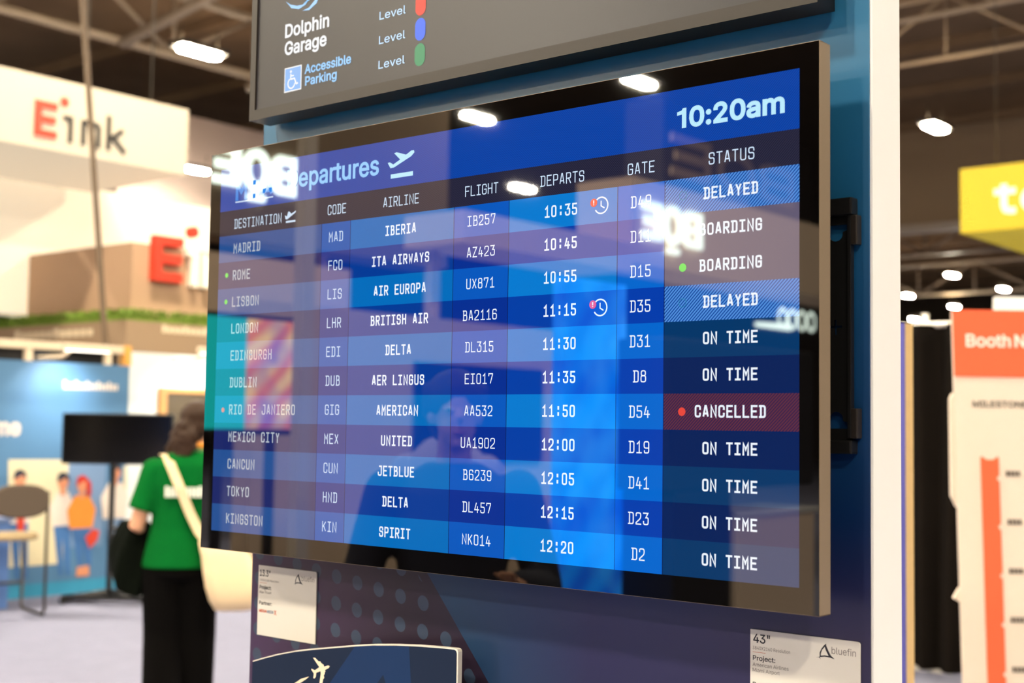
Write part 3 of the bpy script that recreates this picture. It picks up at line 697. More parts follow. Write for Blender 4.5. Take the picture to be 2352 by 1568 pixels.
yel = mat('hanging_sign_yellow', (176, 150, 16), .55, var=.02); yel.node_tree.nodes['Principled BSDF'].inputs['Emission Color'].default_value = srgb(240, 216, 20); yel.node_tree.nodes['Principled BSDF'].inputs['Emission Strength'].default_value = .3  # emission added in place of light coming through the fabric
t = thing('hanging_sign', 'yellow box sign hanging from the roof at the right edge', 'sign', (-2.9, 15, 3.79))
m = MB(); m.box(-4.485, 13.434, 3.79, -1.2, 16.8, 4.52, yel, .01); m.build('fabric_box', t)
KY2 = Plane((0, 13.434, 0), (1, 0, 0), (0, 0, 1)); wlt = mat('sign_white_letter', (250, 246, 225), .5); m = MB()
for q in ([(-3.99, 4.30), (-3.99, 4.06), (-3.97, 4.01), (-3.92, 3.995), (-3.86, 3.995)], [(-4.10, 4.215), (-4.03, 4.215)], [(-3.95, 4.215), (-3.86, 4.215)]): m.ribbon(KY2, q, .075, .002, wlt, thick=.01)
m.build('letter', t)
m = MB(); m.arc(KY2, -3.67, 4.105, .105, .075, 0, 360, .002, wlt); m.build('letter', t)
for x, y in ((-4.2, 13.8), (-1.6, 13.8), (-4.2, 16.4), (-1.6, 16.4)):
    m = MB(); m.tube([(x, y, 4.5), (x, y, 12.0)], .004, lamp_body, 6); m.build('hanging_wire', t)

# ================================================================== blue booth (left)
BX = -9.5; BK = 1.0392
def bw(y, z): return (-1.2155 + (y + 1.2155) * BK, 1.55 + (z - 1.55) * BK)
def bws(L): return [bw(*p) for p in L]
KW1 = Plane((BX, 0, 0), (0, 1, 0), (0, 0, 1))
blue = mat('booth_blue_print', (84, 128, 166), .55, var=.04); teal = mat('mural_teal', (56, 150, 186), .55); cre = mat('mural_cream', (232, 218, 178), .6)
off = mat('mural_white', (240, 224, 208), .6); skin_ink = mat('mural_skin', (226, 150, 110), .6); jean = mat('mural_denim', (66, 114, 172), .6); jean2 = mat('mural_pale_denim', (92, 140, 180), .6)
orange = mat('mural_orange', (250, 152, 52), .6); redi = mat('mural_red', (226, 70, 44), .6); hairr = mat('mural_hair_red', (196, 44, 26), .6); dk = mat('mural_dark_hair', (44, 48, 62), .6); grey_i = mat('mural_grey_blue', (120, 150, 186), .6)
yR = bw(5.727, 0)[0]; zT = bw(0, 2.033)[1]
t = thing('blue_partition', 'blue printed booth partition with a mural of standing figures', 'partition', (BX - .03, 4.3, 0))
m = MB(); m.box(BX - .07, .8, 0, BX, yR, zT, blue); m.build('panel', t)
m = MB(); m.rect(KW1, .8, 0, yR, bw(0, .17)[1], .002, teal)
m.poly(KW1, bws([(4.591, 1.208), (5.15, 1.202), (5.12, .32), (4.62, .32)]), .003, cre)
m.poly(KW1, bws([(5.12, 1.17), (5.52, 1.16), (5.50, .45), (5.15, .45)]), .0025, grey_i); m.poly(KW1, bws([(5.735, 1.14), (5.70, 1.14), (5.70, .7), (5.735, .7)]), .003, cre)
def figure(y, zh, hair, top, legs, w, zw, zf, hem=None, n=0):
    d = .004 + n * .002; w *= 1.18
    m.poly(KW1, bws([(y - w * .42, zw + .02), (y - w * .05, zf), (y + w * .12, zf), (y + w * .06, zw - .1), (y + w * .3, zf), (y + w * .52, zf), (y + w * .45, zw + .02)]), d, legs)
    m.poly(KW1, bws([(y - w * .5, zw), (y - w * .62, zh - .26), (y - w * .3, zh - .135), (y + w * .3, zh - .135), (y + w * .62, zh - .26), (y + w * .5, zw)]), d + .0005, top)
    m.disc(KW1, *bw(y, zh - .05), .052, d + .001, skin_ink, ry=.066); m.rect(KW1, *bw(y - .025, zh - .16), *bw(y + .025, zh - .08), d + .0008, skin_ink)
    m.poly(KW1, bws([(y - .06, zh - .05), (y - .05, zh + .02), (y, zh + .04), (y + .055, zh + .01), (y + .06, zh - .06), (y + .03, zh - .01)]), d + .0012, hair)
figure(4.70, 1.09, dk, off, jean, .17, .68, .22); figure(5.10, 1.06, dk, off, jean, .16, .64, .22, n=1); figure(5.285, 1.03, hairr, orange, jean, .19, .61, .28, n=2); figure(5.61, 1.13, dk, off, grey_i, .19, .68, .25, n=3); figure(4.44, 1.06, dk, orange, jean2, .18, .66, .22, n=4)
m.poly(KW1, bws([(5.31, 1.06), (5.37, 1.0), (5.375, .9), (5.33, .87), (5.32, 1.0)]), .011, hairr)
m.poly(KW1, bws([(5.328, .53), (5.40, .60), (5.468, .58), (5.45, .50), (5.375, .43)]), .012, redi); m.poly(KW1, bws([(4.68, .72), (4.75, .73), (4.75, .62), (4.69, .62)]), .012, redi)
m.poly(KW1, bws([(5.252, .20), (5.382, .20), (5.375, .29), (5.26, .28)]), .012, skin_ink)
part(m.build('mural', t), 'cartoon figures on cream and teal shapes')
m = MB(); P1 = bw(5.069, 1.808); P2 = bw(5.615, 1.88)
for i in range(15):
    a0 = P1[0] + (P2[0] - P1[0]) * i / 15; m.rect(KW1, a0 + .003, P1[1], a0 + .031, P2[1] - (.02 if i % 3 else 0), .003, off)
KWt = Plane((BX, 0, 0), (0, 1, 0), (0, 0, 1)); a0, z0 = bw(4.40, 1.405); a1, _ = bw(4.69, 0); m.text(KWt, 'me', a0 + .05, a1, z0, .15, .003, off, bold=.03)
part(m.build('lettering', t), 'white lettering')

t = thing('booth_header', 'cream rail frame along the top of the blue partition', 'rail', (BX - .03, 4.3, zT))
crm = mat('cream_rail', (240, 218, 186), .5); amb = mat('amber_cap', (244, 176, 84), .5)
zr0, zr1 = bw(0, 2.137)[1], bw(0, 2.205)[1]
m = MB(); m.box(BX - .06, .8, zr0, BX - .0, bw(5.664, 0)[0], zr1, crm); m.build('rail', t)
for y in (3.9, 4.75, 5.515):
    yy = bw(y, 0)[0]; m = MB(); m.box(BX - .05, yy - .035, zT + .0005, BX - .01, yy + .035, zr0, crm); m.build('post', t)
m = MB(); m.box(BX - .066, .8, zT + .0005, BX - .056, yR - .1, zr0 - .001, black_metal); m.build('gap_shade_strip', t)  # black strip stands for the shaded gap below the rail
m = MB(); m.box(BX - .06, bw(5.664, 0)[0], zT + .0005, BX + .01, bw(5.735, 0)[0], zr1 + .005, amb); part(m.build('end_cap', t), 'amber end cap')
def bar_light(label, y0, y1, x, z, aim_y, power):
    t = thing('bar_light', label, 'lamp', (x, (y0 + y1) / 2, z)); m = MB(); m.box(x - .03, y0, z, x + .03, y1, z + .06, crm, .008); m.build('housing', t)
    m = MB(); m.tube([(x, y0 + .1, z + .02), (x - .03, y0 + .02, z - .06), (BX - .02, y0 + .04, z - .06)], .018, crm); m.build('arm', t)
    m = MB(); m.box(x - .022, y0 + .03, z - .004, x + .022, y1 - .03, z, glow('bar_light_lens', (255, 250, 240), 6)); m.build('lens', t)
    l = bpy.data.lights.new('bar_beam', 'SPOT'); l.energy = power; l.spot_size = math.radians(105); l.spot_blend = 1; l.shadow_soft_size = .05; l.color = (1, .97, .92)
    o = bpy.data.objects.new('beam', l); COL.objects.link(o); o.parent = t; o.location = (0.0, 0, -.02)
    o.rotation_euler = Vector((BX - x, 0, -.42)).to_track_quat('-Z', 'Y').to_euler()
bar_light('cream bar light clipped over the blue partition', bw(4.79, 0)[0], bw(5.25, 0)[0], BX + .45, bw(0, 2.10)[1] + .02, 5.0, 60)
bar_light('cream bar light clipped over the white partition', bw(6.15, 0)[0], bw(6.55, 0)[0], BX + .45, bw(0, 2.14)[1] + .02, 6.3, 60)

t = thing('white_wall_panel', 'white booth partition right of the blue one', 'partition', (BX - .03, 7.5, 0))
m = MB(); m.box(BX - .07, yR + .002, 0, BX, 9.5, bw(0, 2.16)[1], mat('white_partition_paint', (232, 236, 232), .6, var=.01)); m.build('panel', t)
t = thing('framed_board', 'dark board in a light wood frame on the white partition', 'board', (BX + .02, 6.9, bw(0, .9)[1]))
y0, z1 = bw(6.035, 1.85); y1 = y0 + 1.25; z0 = .85; wood = mat('light_wood_frame', (196, 146, 88), .5, var=.12, nscale=25)
m = MB(); m.box(BX + .001, y0 + .02, z0 + .02, BX + .02, y1 - .02, z1 - .02, mat('chalk_board', (78, 66, 46), .7)); m.build('board_face', t)
m = MB(); m.box(BX + .001, y0, z0, BX + .035, y0 + .085, z1, wood); m.box(BX + .001, y1 - .085, z0, BX + .035, y1, z1, wood); m.box(BX + .001, y0 + .085, z1 - .05, BX + .035, y1 - .085, z1, wood); m.box(BX + .001, y0 + .085, z0, BX + .035, y1 - .085, z0 + .05, wood); m.build('frame', t)

# television on a cart, turned towards the aisle
tvm = mat('tv_black', (12, 10, 10), .3, var=0)
Q = Vector((-8.66, 5.30, 0)); KT = Plane(Q, (.77, .638, 0), (0, 0, 1)); RT_ = Matrix.Translation(Q) @ Matrix.Rotation(math.atan2(.638, .77), 4, 'Z')
t = thing('television', 'black flat television on a wheeled stand before the blue partition', 'television', Q)
m = MB(); m.box(-.435, -.03, 1.172, .5, .03, 1.603, tvm, .008, RT_); m.build('cabinet', t)
m = MB(); m.box(-.42, -.032, 1.19, .485, -.0305, 1.588, mat('tv_screen_off', (8, 7, 7), .12, var=0), 0, RT_); m.build('screen', t)
m = MB(); m.box(-.04, .03, .06, .0, .08, 1.5, black_metal, .005, RT_); m.build('post', t)
m = MB(); m.box(-.02, -.02, .62, .34, .2, .64, black_metal, .004, RT_); m.build('shelf', t)
for s in (-1, 1):
    m = MB(); m.tube([RT_ @ Vector((-.02, .05, .10)), RT_ @ Vector((-.02 + s * .36, .02 - s * .02, .035))], .028, black_metal); m.build('leg', t)
    for e in (-.02, .3):
        m = MB(); m.ball(RT_ @ Vector((-.02 + s * .36 * (1 if e < 0 else .6), e, .03)), .03, black_metal, 10); m.build('castor', t)
m = MB(); m.box(-.4, -.03, .03, .4, .10, .075, black_metal, .01, RT_); m.build('foot_bar', t)

# counter and stool
t = thing('blue_counter', 'pale blue reception counter behind the stool at the left edge', 'counter', (-9.0, 4.0, 0))
m = MB(); m.box(-9.42, 3.0, 0, -8.99, 4.57, .71, mat('counter_blue', (92, 128, 190), .5), .01); m.build('body', t)
m = MB(); m.box(-9.44, 2.95, .71, -8.97, 4.59, .74, mat('counter_top', (128, 150, 196), .4), .004); m.build('counter_top', t)
stl = mat('stool_metal', (78, 70, 62), .4, .6); fab = mat('stool_fabric', (92, 78, 64), .85, var=.1, nscale=200); seatm = mat('stool_seat', (168, 144, 106), .7, var=.08)
F0 = Vector((-8.42, 4.555, 0)); dv = Vector((-.984, .177, 0)); sv = Vector((-.177, -.984, 0))
sp = lambda a, b, z: F0 + dv * a + sv * b + Vector((0, 0, z))     # a: depth, b: across
t = thing('counter_stool', 'dark metal counter stool with rounded back at the left edge', 'stool', sp(.25, .22, 0))
for b in (0, .44):
    m = MB(); m.tube([sp(0, b, .98), sp(.0, b, .6), sp(0, b, .05), sp(.03, b, .013), sp(.47, b, .013), sp(.5, b, .05), sp(.47, b, .60)], .013, stl, 8); m.build('side_frame', t)
m = MB(); m.tube([sp(.49, 0, .22), sp(.49, .44, .22)], .012, stl, 8); m.build('foot_rest', t)
def superell(c, u, w, a, b, e=2.6, n=32): return [c + u * (a * math.copysign(abs(math.cos(t)) ** (2 / e), math.cos(t))) + w * (b * math.copysign(abs(math.sin(t)) ** (2 / e), math.sin(t))) for t in [2 * math.pi * i / n for i in range(n)]]
m = MB(); c = sp(.23, .22, .62); m.loft([superell(c + Vector((0, 0, dz)), dv, sv, .22 * k, .215 * k) for dz, k in ((-.025, .93), (-.015, 1), (.008, 1), (.022, .94))], seatm); m.build('seat', t)
m = MB(); m.loft([superell(sp(-.02 + dx, .22, .905) + dv * 0, sv, Vector((.0, 0, 1)), .225 * k, .132 * k, 2.5) for dx, k in ((-.02, .9), (-.008, 1), (.015, 1), (.028, .9))], fab); part(m.build('backrest', t), 'rounded dark fabric backrest')

# ================================================================== white booth with the red letter (far left)
glow_fabric = mat('glowing_sign_fabric', (150, 136, 114), .7, var=.01); glow_fabric.node_tree.nodes['Principled BSDF'].inputs['Emission Color'].default_value = srgb(255, 236, 205); glow_fabric.node_tree.nodes['Principled BSDF'].inputs['Emission Strength'].default_value = .52  # added emission brightens the sign face and underside
glow_wall = mat('glowing_wall_fabric', (236, 226, 204), .7, var=.01); glow_wall.node_tree.nodes['Principled BSDF'].inputs['Emission Color'].default_value = srgb(255, 240, 214); glow_wall.node_tree.nodes['Principled BSDF'].inputs['Emission Strength'].default_value = .45  # added emission brightens the booth walls in place of lamps
wht = mat('booth_white_fabric', (250, 244, 230), .7, var=.01); taupe = mat('booth_taupe', (176, 142, 112), .7, var=.03, nscale=2); fasc = mat('booth_fascia', (150, 124, 96), .7, var=.04, nscale=2)
redl = mat('letter_red', (206, 54, 28), .45); drk = mat('letter_dark', (36, 32, 28), .5); wl = mat('letter_white', (252, 244, 226), .4, var=0)
t = thing('hanging_box_sign', 'huge white box sign with red and dark lettering at upper left', 'sign', (-15, 5, 4.91))
m = MB(); m.box(-16.2, -2, 4.91, -13.87, 9.79, 5.83, glow_fabric, .02); m.build('fabric_box', t)
for x, y in ((-14.2, 9.4), (-15.8, 9.4), (-14.2, 4), (-15.8, 4)):
    m = MB(); m.tube([(x, y, 5.8), (x, y, 12.0)], .01, lamp_body, 6); m.build('hanging_wire', t)
KE = Plane((-13.87, 0, 0), (0, 1, 0), (0, 0, 1))
def big_e(P, y0, y1, z0, z1, d, th, mt_):
    m = MB(); w = (z1 - z0) * .2; m.prism(P, [(y0, z0), (y1, z0), (y1, z0 + w), (y0 + w, z0 + w), (y0 + w, (z0 + z1 - w) / 2), (y1 - w * .2, (z0 + z1 - w) / 2), (y1 - w * .2, (z0 + z1 + w) / 2), (y0 + w, (z0 + z1 + w) / 2), (y0 + w, z1 - w), (y1, z1 - w), (y1, z1), (y0, z1)], d, d + th, mt_); return m
m = big_e(KE, 7.476, 7.78, 5.06, 5.51, .001, .03, redl); part(m.build('letter', t), 'red letter E')
m = MB(); m.prism(KE, [(7.885 + .062 * math.cos(i * .35), 5.555 + .066 * math.sin(i * .35)) for i in range(18)], .001, .012, redl); part(m.build('letter_dot', t), 'red dot')
def lt(P, strokes, w, d, th, mt_, par):
    for s_ in strokes:
        m = MB()
        for q in s_: m.ribbon(P, q, w, d, mt_, thick=th)
        m.build('letter', par)
lt(KE, [[[(7.875, 5.36), (7.975, 5.36), (7.975, 5.05)]], [[(8.16, 5.38), (8.16, 5.05)], [(8.16, 5.35), (8.34, 5.35), (8.38, 5.31), (8.38, 5.05)]],
        [[(8.53, 5.50), (8.53, 5.05)], [(8.74, 5.34), (8.55, 5.19)], [(8.60, 5.22), (8.78, 5.05)]]], .055, .001, .03, drk, t)
t = thing('booth_back_wall', 'tall white booth back wall below the white hanging box', 'backdrop', (-16.5, 6, 0))  # back wall of the booth; its panels have the added glow
m = MB(); m.box(-16.9, 8.97, 0, -16.42, 13.5, 5.02, glow_wall); m.build('panel', t)
m = MB(); m.box(-16.9, -4, 3.04, -16.42, 8.969, 5.02, glow_wall); m.build('raised_panel', t)
for y in (-3.8, -1.5):
    m = MB(); m.box(-16.9, y, 0, -16.8, y + .1, 3.04, wht); m.build('post', t)
t = thing('taupe_booth', 'taupe booth block with red letter E and hedge trim at left', 'booth', (-15, 11, 0))
m = MB(); m.box(-16.41, 8.96, 0, -13.87, 14, 3.9, taupe); m.build('block', t)
m = MB(); m.box(-18, 8.72, 2.2, -13.6, 8.9585, 2.84, fasc); m.box(-13.869, 8.9595, 2.2, -13.6, 14, 2.84, fasc); m.build('fascia', t)
KE2 = Plane((-13.87, 0, 0), (0, 1, 0), (0, 0, 1)); m = big_e(KE2, 9.226, 9.69, 3.41, 4.02, .001, .12, redl); lr = part(m.build('letter', t), 'red letter E')
m = MB(); m.prism(KE2, [(9.86 + .075 * math.cos(i * .35), 4.13 + .08 * math.sin(i * .35)) for i in range(18)], .001, .12, redl); part(m.build('letter_dot', t), 'red dot')
lt(KE2, [[[(9.77, 3.84), (9.89, 3.84), (9.89, 3.38)]], [[(10.08, 3.86), (10.08, 3.38)], [(10.08, 3.82), (10.34, 3.82), (10.4, 3.76), (10.4, 3.38)]], [[(10.62, 4.02), (10.62, 3.38)], [(10.92, 3.80), (10.66, 3.58)], [(10.72, 3.62), (10.96, 3.38)]]], .09, .001, .12, wl, t)
m = MB(); KF1 = Plane((-13.6, 0, 0), (0, 1, 0), (0, 0, 1)); KF2 = Plane((0, 8.72, 0), (1, 0, 0), (0, 0, 1)); pal = mat('fascia_letter', (226, 206, 172), .6)
for i in range(11): m.rect(KF1, 9.27 + i * .085, 2.71, 9.335 + i * .085, 2.79 + (.02 if i % 4 == 0 else 0), .003, pal)
part(m.build('fascia_lettering', t), 'pale lettering band'); m = MB()
for i in range(12): m.rect(KF2, -16.3 + i * .165, 2.66, -16.17 + i * .165, 2.75 + (.03 if i in (0, 6) else 0), .003, pal)
part(m.build('fascia_lettering', t), 'pale lettering band')
m = MB(); leaf = mat('hedge_leaf', (120, 150, 36), .7, var=.3, nscale=8)
m.box(-18, 8.75, 2.84, -13.63, 8.95, 2.90, leaf); m.box(-13.86, 8.951, 2.84, -13.63, 14, 2.90, leaf)
for i in range(3200):
    if random.random() < .5: c = Vector((-18 + random.random() * 4.4, 8.73 + random.random() * .2, 2.86 + random.random() * .13))
    else: c = Vector((-13.85 + random.random() * .24, 8.75 + random.random() * 5.2, 2.86 + random.random() * .13))
    a = Vector((random.gauss(0, 1), random.gauss(0, 1), random.gauss(0, 1))).normalized() * .04; b = a.orthogonal().normalized() * .02
    m.face([c - a, c + b, c + a, c - b], leaf)
h = m.build('hedge_trim', t, kind='stuff'); h['label'] = 'bright green hedge strip'
t = thing('grey_hanging_box', 'grey fabric box hanging far behind, above the departures screen corner', 'sign', (-36, 32, 6.9))
m = MB(); m.box(-38, 22.0, 6.9, -34, 42, 11.4, mat('grey_fabric', (226, 204, 192), .8, var=.03, nscale=1), .02); m.build('fabric_box', t)
for x, y in ((-34.5, 23), (-37.5, 23), (-34.5, 41)):
    m = MB(); m.tube([(x, y, 11.3), (x, y, 14.0)], .01, lamp_body, 6); m.build('hanging_wire', t)
m = MB(); a = Vector((-9.803, 5.563, 5.468)); b = Vector((-9.733, 5.885, 2.255)); dd_ = (a - b); m.tube([b - dd_ * .62, b, a, a + dd_ * 2.3], .028, mat('cable_brown', (112, 92, 70), .6), 8)
tag(m.build('support_cable'), 'slanting brown support pole crossing the white hanging box sign', 'pole')

# ================================================================== side of the hall mirrored in the glass (behind the camera)
beige = mat('mirror_beige', (236, 206, 172), .7, var=.03, nscale=1)
glow_beige = mat('glowing_beige', (236, 206, 172), .7, var=.03, nscale=1); glow_beige.node_tree.nodes['Principled BSDF'].inputs['Emission Color'].default_value = srgb(255, 222, 186); glow_beige.node_tree.nodes['Principled BSDF'].inputs['Emission Strength'].default_value = .6  # added emission brightens the reflected signs and pedestal
letter_glow = glow('lit_letter', (236, 255, 238), 13)
KR1 = Plane((-12.5, 0, 0), (0, 1, 0), (0, 0, 1)); KR2 = Plane((-8.31, 0, 0), (0, 1, 0), (0, 0, 1))
def boe(P, y0, z0, h, w, gap, mt_, par, th=.05):
    s = h * .21; y = y0; d = .01
    m = MB()
    ou = [(y, z0), (y + w * .8, z0), (y + w, z0 + h * .12), (y + w, z0 + h * .42), (y + w * .93, z0 + h * .5), (y + w, z0 + h * .58), (y + w, z0 + h * .88), (y + w * .8, z0 + h), (y, z0 + h)]
    holes_mesh(ou, [[(y + s, z0 + s), (y + w - s, z0 + s), (y + w - s, z0 + h * .5 - s * .35), (y + s, z0 + h * .5 - s * .35)], [(y + s, z0 + h * .5 + s * .35), (y + w - s, z0 + h * .5 + s * .35), (y + w - s, z0 + h - s), (y + s, z0 + h - s)]], P, d + th / 2, th, m, mt_); m.build('letter', par)
    y += w + gap; m = MB(); N = 28
    el = lambda a, b: [(y + w * .5 + a * math.cos(2 * math.pi * i / N), z0 + h / 2 + b * math.sin(2 * math.pi * i / N)) for i in range(N)]
    holes_mesh(el(w * .52, h * .54), [el(w * .52 - s, h * .54 - s)], P, d + th / 2, th, m, mt_); m.prism(P, [(y + w * .2, z0 - h * .28), (y + w * .8, z0 - h * .28), (y + w * .8, z0 - h * .12), (y + w * .2, z0 - h * .12)], d, d + th, mt_); m.build('letter', par)
    y += w + gap; m = MB()
    for q in ([(y, z0), (y + s, z0), (y + s, z0 + h), (y, z0 + h)], [(y + s, z0), (y + w, z0), (y + w, z0 + s), (y + s, z0 + s)], [(y + s, z0 + (h - s) / 2), (y + w * .9, z0 + (h - s) / 2), (y + w * .9, z0 + (h + s) / 2), (y + s, z0 + (h + s) / 2)], [(y + s, z0 + h - s), (y + w, z0 + h - s), (y + w, z0 + h), (y + s, z0 + h)]): m.prism(P, q, d, d + th, mt_)
    m.build('letter', par)
tower_cloth = mat('tower_cloth', (152, 130, 108), .75, var=.03, nscale=1); letter_glow2 = glow('lit_tower_letter', (236, 255, 238), 17)
t = thing('tower_sign', 'tall beige hanging sign with glowing letters mirrored at the screen top left', 'sign', (-12.8, -11.3, 3.8))
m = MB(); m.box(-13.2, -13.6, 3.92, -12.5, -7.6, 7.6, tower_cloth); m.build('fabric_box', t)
m = MB(); m.box(-13.2, -11.6, 2.5, -12.5, -7.6, 3.70, glow_beige); m.build('lower_band', t)
for y in (-11.5, -7.7):
    m = MB(); m.box(-13.0, y - .05, 0, -12.9, y + .05, 3.92, beige); m.build('post', t)
boe(KR1, -10.58, 4.58, .52, .44, .06, letter_glow2, t)
t = thing('fascia_sign', 'long beige booth fascia with glowing letters mirrored beside the gate column', 'sign', (-8.7, -15, 3.5))
m = MB(); m.box(-9.2, -21, 3.62, -8.31, -12.5, 4.72, glow_beige); m.box(-9.2, -12.499, 3.50, -8.31, -9.3, 3.86, glow_beige); m.build('fascia', t)
boe(KR2, -14.08, 3.95, .48, .43, .06, letter_glow, t)
m = MB(); m.prism(KR2, [(-15.6, 3.02), (-16.6, 3.02), (-16.6, 3.12), (-15.6, 3.08)], .0, .05, letter_glow)
for y in (-17.3, -17.0, -16.7, -16.4):
    m.arc(Plane((-8.31, 0, 0), (0, 1, 0), (0, 0, 1)), y, 3.2, .13, .055, 0, 360, .02, letter_glow, 20)
m.build('lit_lettering', t)
for y in (-9.6, -20.5):
    m = MB(); m.box(-9.1, y - .06, 0, -8.98, y + .06, 3.62, beige); m.build('post', t)
t = thing('dim_sign', 'dim beige unlit letters mirrored behind the word STATUS', 'sign', (-11.4, -20.3, 5.8))
m = MB(); m.box(-12.2, -23.5, 5.3, -11.4, -17.9, 7.3, mat('dark_fascia', (60, 52, 48), .7)); m.build('fascia', t)
boe(Plane((-11.4, 0, 0), (0, 1, 0), (0, 0, 1)), -22.6, 5.95, .75, 1.3, .3, beige, t)
t = thing('white_post', 'slim pale post mirrored left of the CODE column', 'post', (-5, -4.08, 0))
m = MB(); m.box(-5.04, -4.20, 0, -4.96, -4.105, 4.2, mat('post_white', (240, 222, 200), .5)); m.build('shaft', t)
m = MB(); m.box(-5.25, -4.40, 0, -4.75, -3.9, .03, alu); m.build('foot', t)
# bright video wall and blue light column
def led(name, a, b_, c, k, scale, dist=2.5):
    m_, nt, p = _new(name); nz = noise(nt, scale, 2); o, pos = xyz(nt)
    wv = nt.nodes.new('ShaderNodeTexWave'); wv.inputs['Scale'].default_value = scale * .8; wv.inputs['Distortion'].default_value = dist; wv.inputs['Detail'].default_value = 1
    wv.bands_direction = 'DIAGONAL'; nt.links.new(pos, wv.inputs['Vector'])
    col = mixc(nt, wv.outputs['Fac'], srgb(*a), srgb(*b_)); g = mt(nt, 'SMOOTH_MAX', mt(nt, 'SUBTRACT', mt(nt, 'MULTIPLY', nz, 3.2), 1.4), 0.0, .1)
    g2 = mt(nt, 'MINIMUM', g, 1.0); nt.links.new(mixc(nt, g2, col, srgb(*c)), p.inputs['Emission Color']); p.inputs['Emission Strength'].default_value = k; p.inputs['Base Color'].default_value = (.02, .02, .02, 1)
    MATS[name] = m_; return m_
t = thing('video_wall', 'bright teal and orange video screen mirrored over the destination names', 'screen', (-6.04, -4.55, 0))
m = MB(); m.box(-6.1, -5.0, 1.46, -6.01, -4.12, 2.28, black_metal, .005); m.build('cabinet', t)
KV = Plane((-6.01, 0, 0), (0, 1, 0), (0, 0, 1))
m = MB(); m.rect(KV, -4.54, 1.5, -4.16, 2.25, .002, screen('led_teal', (0, 196, 188), .4, k=6)); m.rect(KV, -4.96, 1.5, -4.54, 2.25, .002, led('led_art', (240, 196, 110), (226, 120, 60), (110, 60, 150), 7, 3.2)); m.build('picture', t)
for y in (-4.35, -4.8):
    m = MB(); m.box(-6.08, y - .03, .02, -6.03, y + .03, 1.46, black_metal); m.build('leg', t)
m = MB(); m.box(-6.3, -5.0, 0, -5.8, -4.1, .02, black_metal); m.build('base_plate', t)
t = thing('light_column', 'glowing blue light column mirrored over the departure times', 'light', (-3.1, -4.42, 0))
m = MB(); m.box(-3.2, -4.72, 0, -3.01, -4.10, .10, black_metal); m.build('base', t)
m = MB(); m.box(-3.07, -4.70, .10, -3.0, -4.14, 2.32, led('led_blue', (0, 92, 214), (0, 130, 238), (70, 180, 255), 5.5, 2.4, 1.5)); m.build('glowing_body', t)
t = thing('dark_cabinet', 'dark display cabinet mirrored under the word CANCELLED', 'cabinet', (-2.8, -5.2, 0))
dkm = mat('dark_cabinet_paint', (22, 22, 28), .6)
m = MB(); m.box(-2.95, -6.15, 1.22, -2.62, -4.55, 2.02, dkm, .02); m.build('upper_case', t)
m = MB(); m.box(-2.95, -5.18, .05, -2.62, -4.60, 1.22, dkm, .02); m.build('lower_case', t)
m = MB(); m.box(-2.97, -5.2, 0, -2.6, -4.58, .05, black_metal); m.build('plinth', t)
t = thing('white_pedestal', 'beige pedestal mirrored at the lower right of the screen', 'pedestal', (-2.8, -5.7, 0))
m = MB(); m.box(-2.94, -6.12, 0, -2.60, -5.22, 1.06, glow_beige, .01); m.build('body', t)
m = MB(); m.box(-2.97, -6.15, 1.06, -2.57, -5.21, 1.09, white_edge, .005); m.build('top', t)
t = thing('beige_wall_unit', 'beige booth wall mirrored behind the flight numbers', 'wall', (-7, -7, 0))
m = MB(); m.box(-7.2, -12, 0, -7.0, -5.4, 2.5, beige); m.build('panel', t)
m = MB(); m.box(-7.0, -9.0, 1.2, -6.96, -7.2, 2.1, tvm); m.build('dark_screen', t)
m = MB(); m.box(-7.0, -11.2, .9, -6.97, -10.1, 2.2, mat('poster_blue', (60, 110, 170), .6)); m.build('poster', t)
# ================================================================== people
skin = mat('skin', (214, 156, 122), .55, var=.05, nscale=20); skin.node_tree.nodes['Principled BSDF'].inputs['Subsurface Weight'].default_value = .05
def ell(c, rx, ry, n=20, tilt=(0, 0), fx=0):
    return [Vector((c[0] + rx * math.cos(t), c[1] + ry * math.sin(t), c[2] + tilt[0] * math.cos(t) * rx + tilt[1] * math.sin(t) * ry)) for t in [2 * math.pi * i / n for i in range(n)]]
def limb(mb, pts, radii, m):
    # resample so the tapering follows the limb smoothly
    P_, R_ = [], []
    for i in range(len(pts) - 1):
        for k in range(5):
            f = k / 5; P_.append(Vector(pts[i]).lerp(Vector(pts[i + 1]), f)); R_.append(radii[i] * (1 - f) + radii[i + 1] * f)
    P_.append(Vector(pts[-1])); R_.append(radii[-1])
    mb.tube(P_, R_, m, 14)
    for p, r in ((pts[0], radii[0]), (pts[-1], radii[-1])): mb.ball(p, r * .98, m, 12)
def hand(mb, wrist, d, side, m, curl=.5, s=1.0):
    """palm and five separate fingers; d = direction of the fingers, side = towards the thumb"""
    d = Vector(d).normalized(); side = Vector(side); side = (side - d * side.dot(d)).normalized(); nrm = d.cross(side)
    w = Vector(wrist); rot = Matrix((side, nrm, d)).transposed().to_4x4()
    mb.ball(w + d * .045 * s, (.038 * s, .016 * s, .052 * s), m, 14, rot)
    for i, L in enumerate((.070, .079, .074, .058)):
        b = w + d * .085 * s + side * (.027 - .018 * i) * s; p = [b]; dd = d.copy()
        for j in range(3):
            dd = (dd + nrm * curl * (.35 + .25 * j)).normalized(); p.append(p[-1] + dd * L * s * (.42, .32, .26)[j])
        mb.tube(p, [.0088 * s, .0085 * s, .0078 * s, .0062 * s], m, 8); mb.ball(p[-1], .0062 * s, m, 8)
    b = w + d * .025 * s + side * .03 * s; q = (side * .75 + d * .66).normalized()
    p = [b, b + q * .035 * s, b + q * .035 * s + (q * .6 + d * .5 + nrm * curl * .5).normalized() * .028 * s]
    mb.tube(p, [.0125 * s, .0105 * s, .0078 * s], m, 8); mb.ball(p[-1], .0078 * s, m, 8)
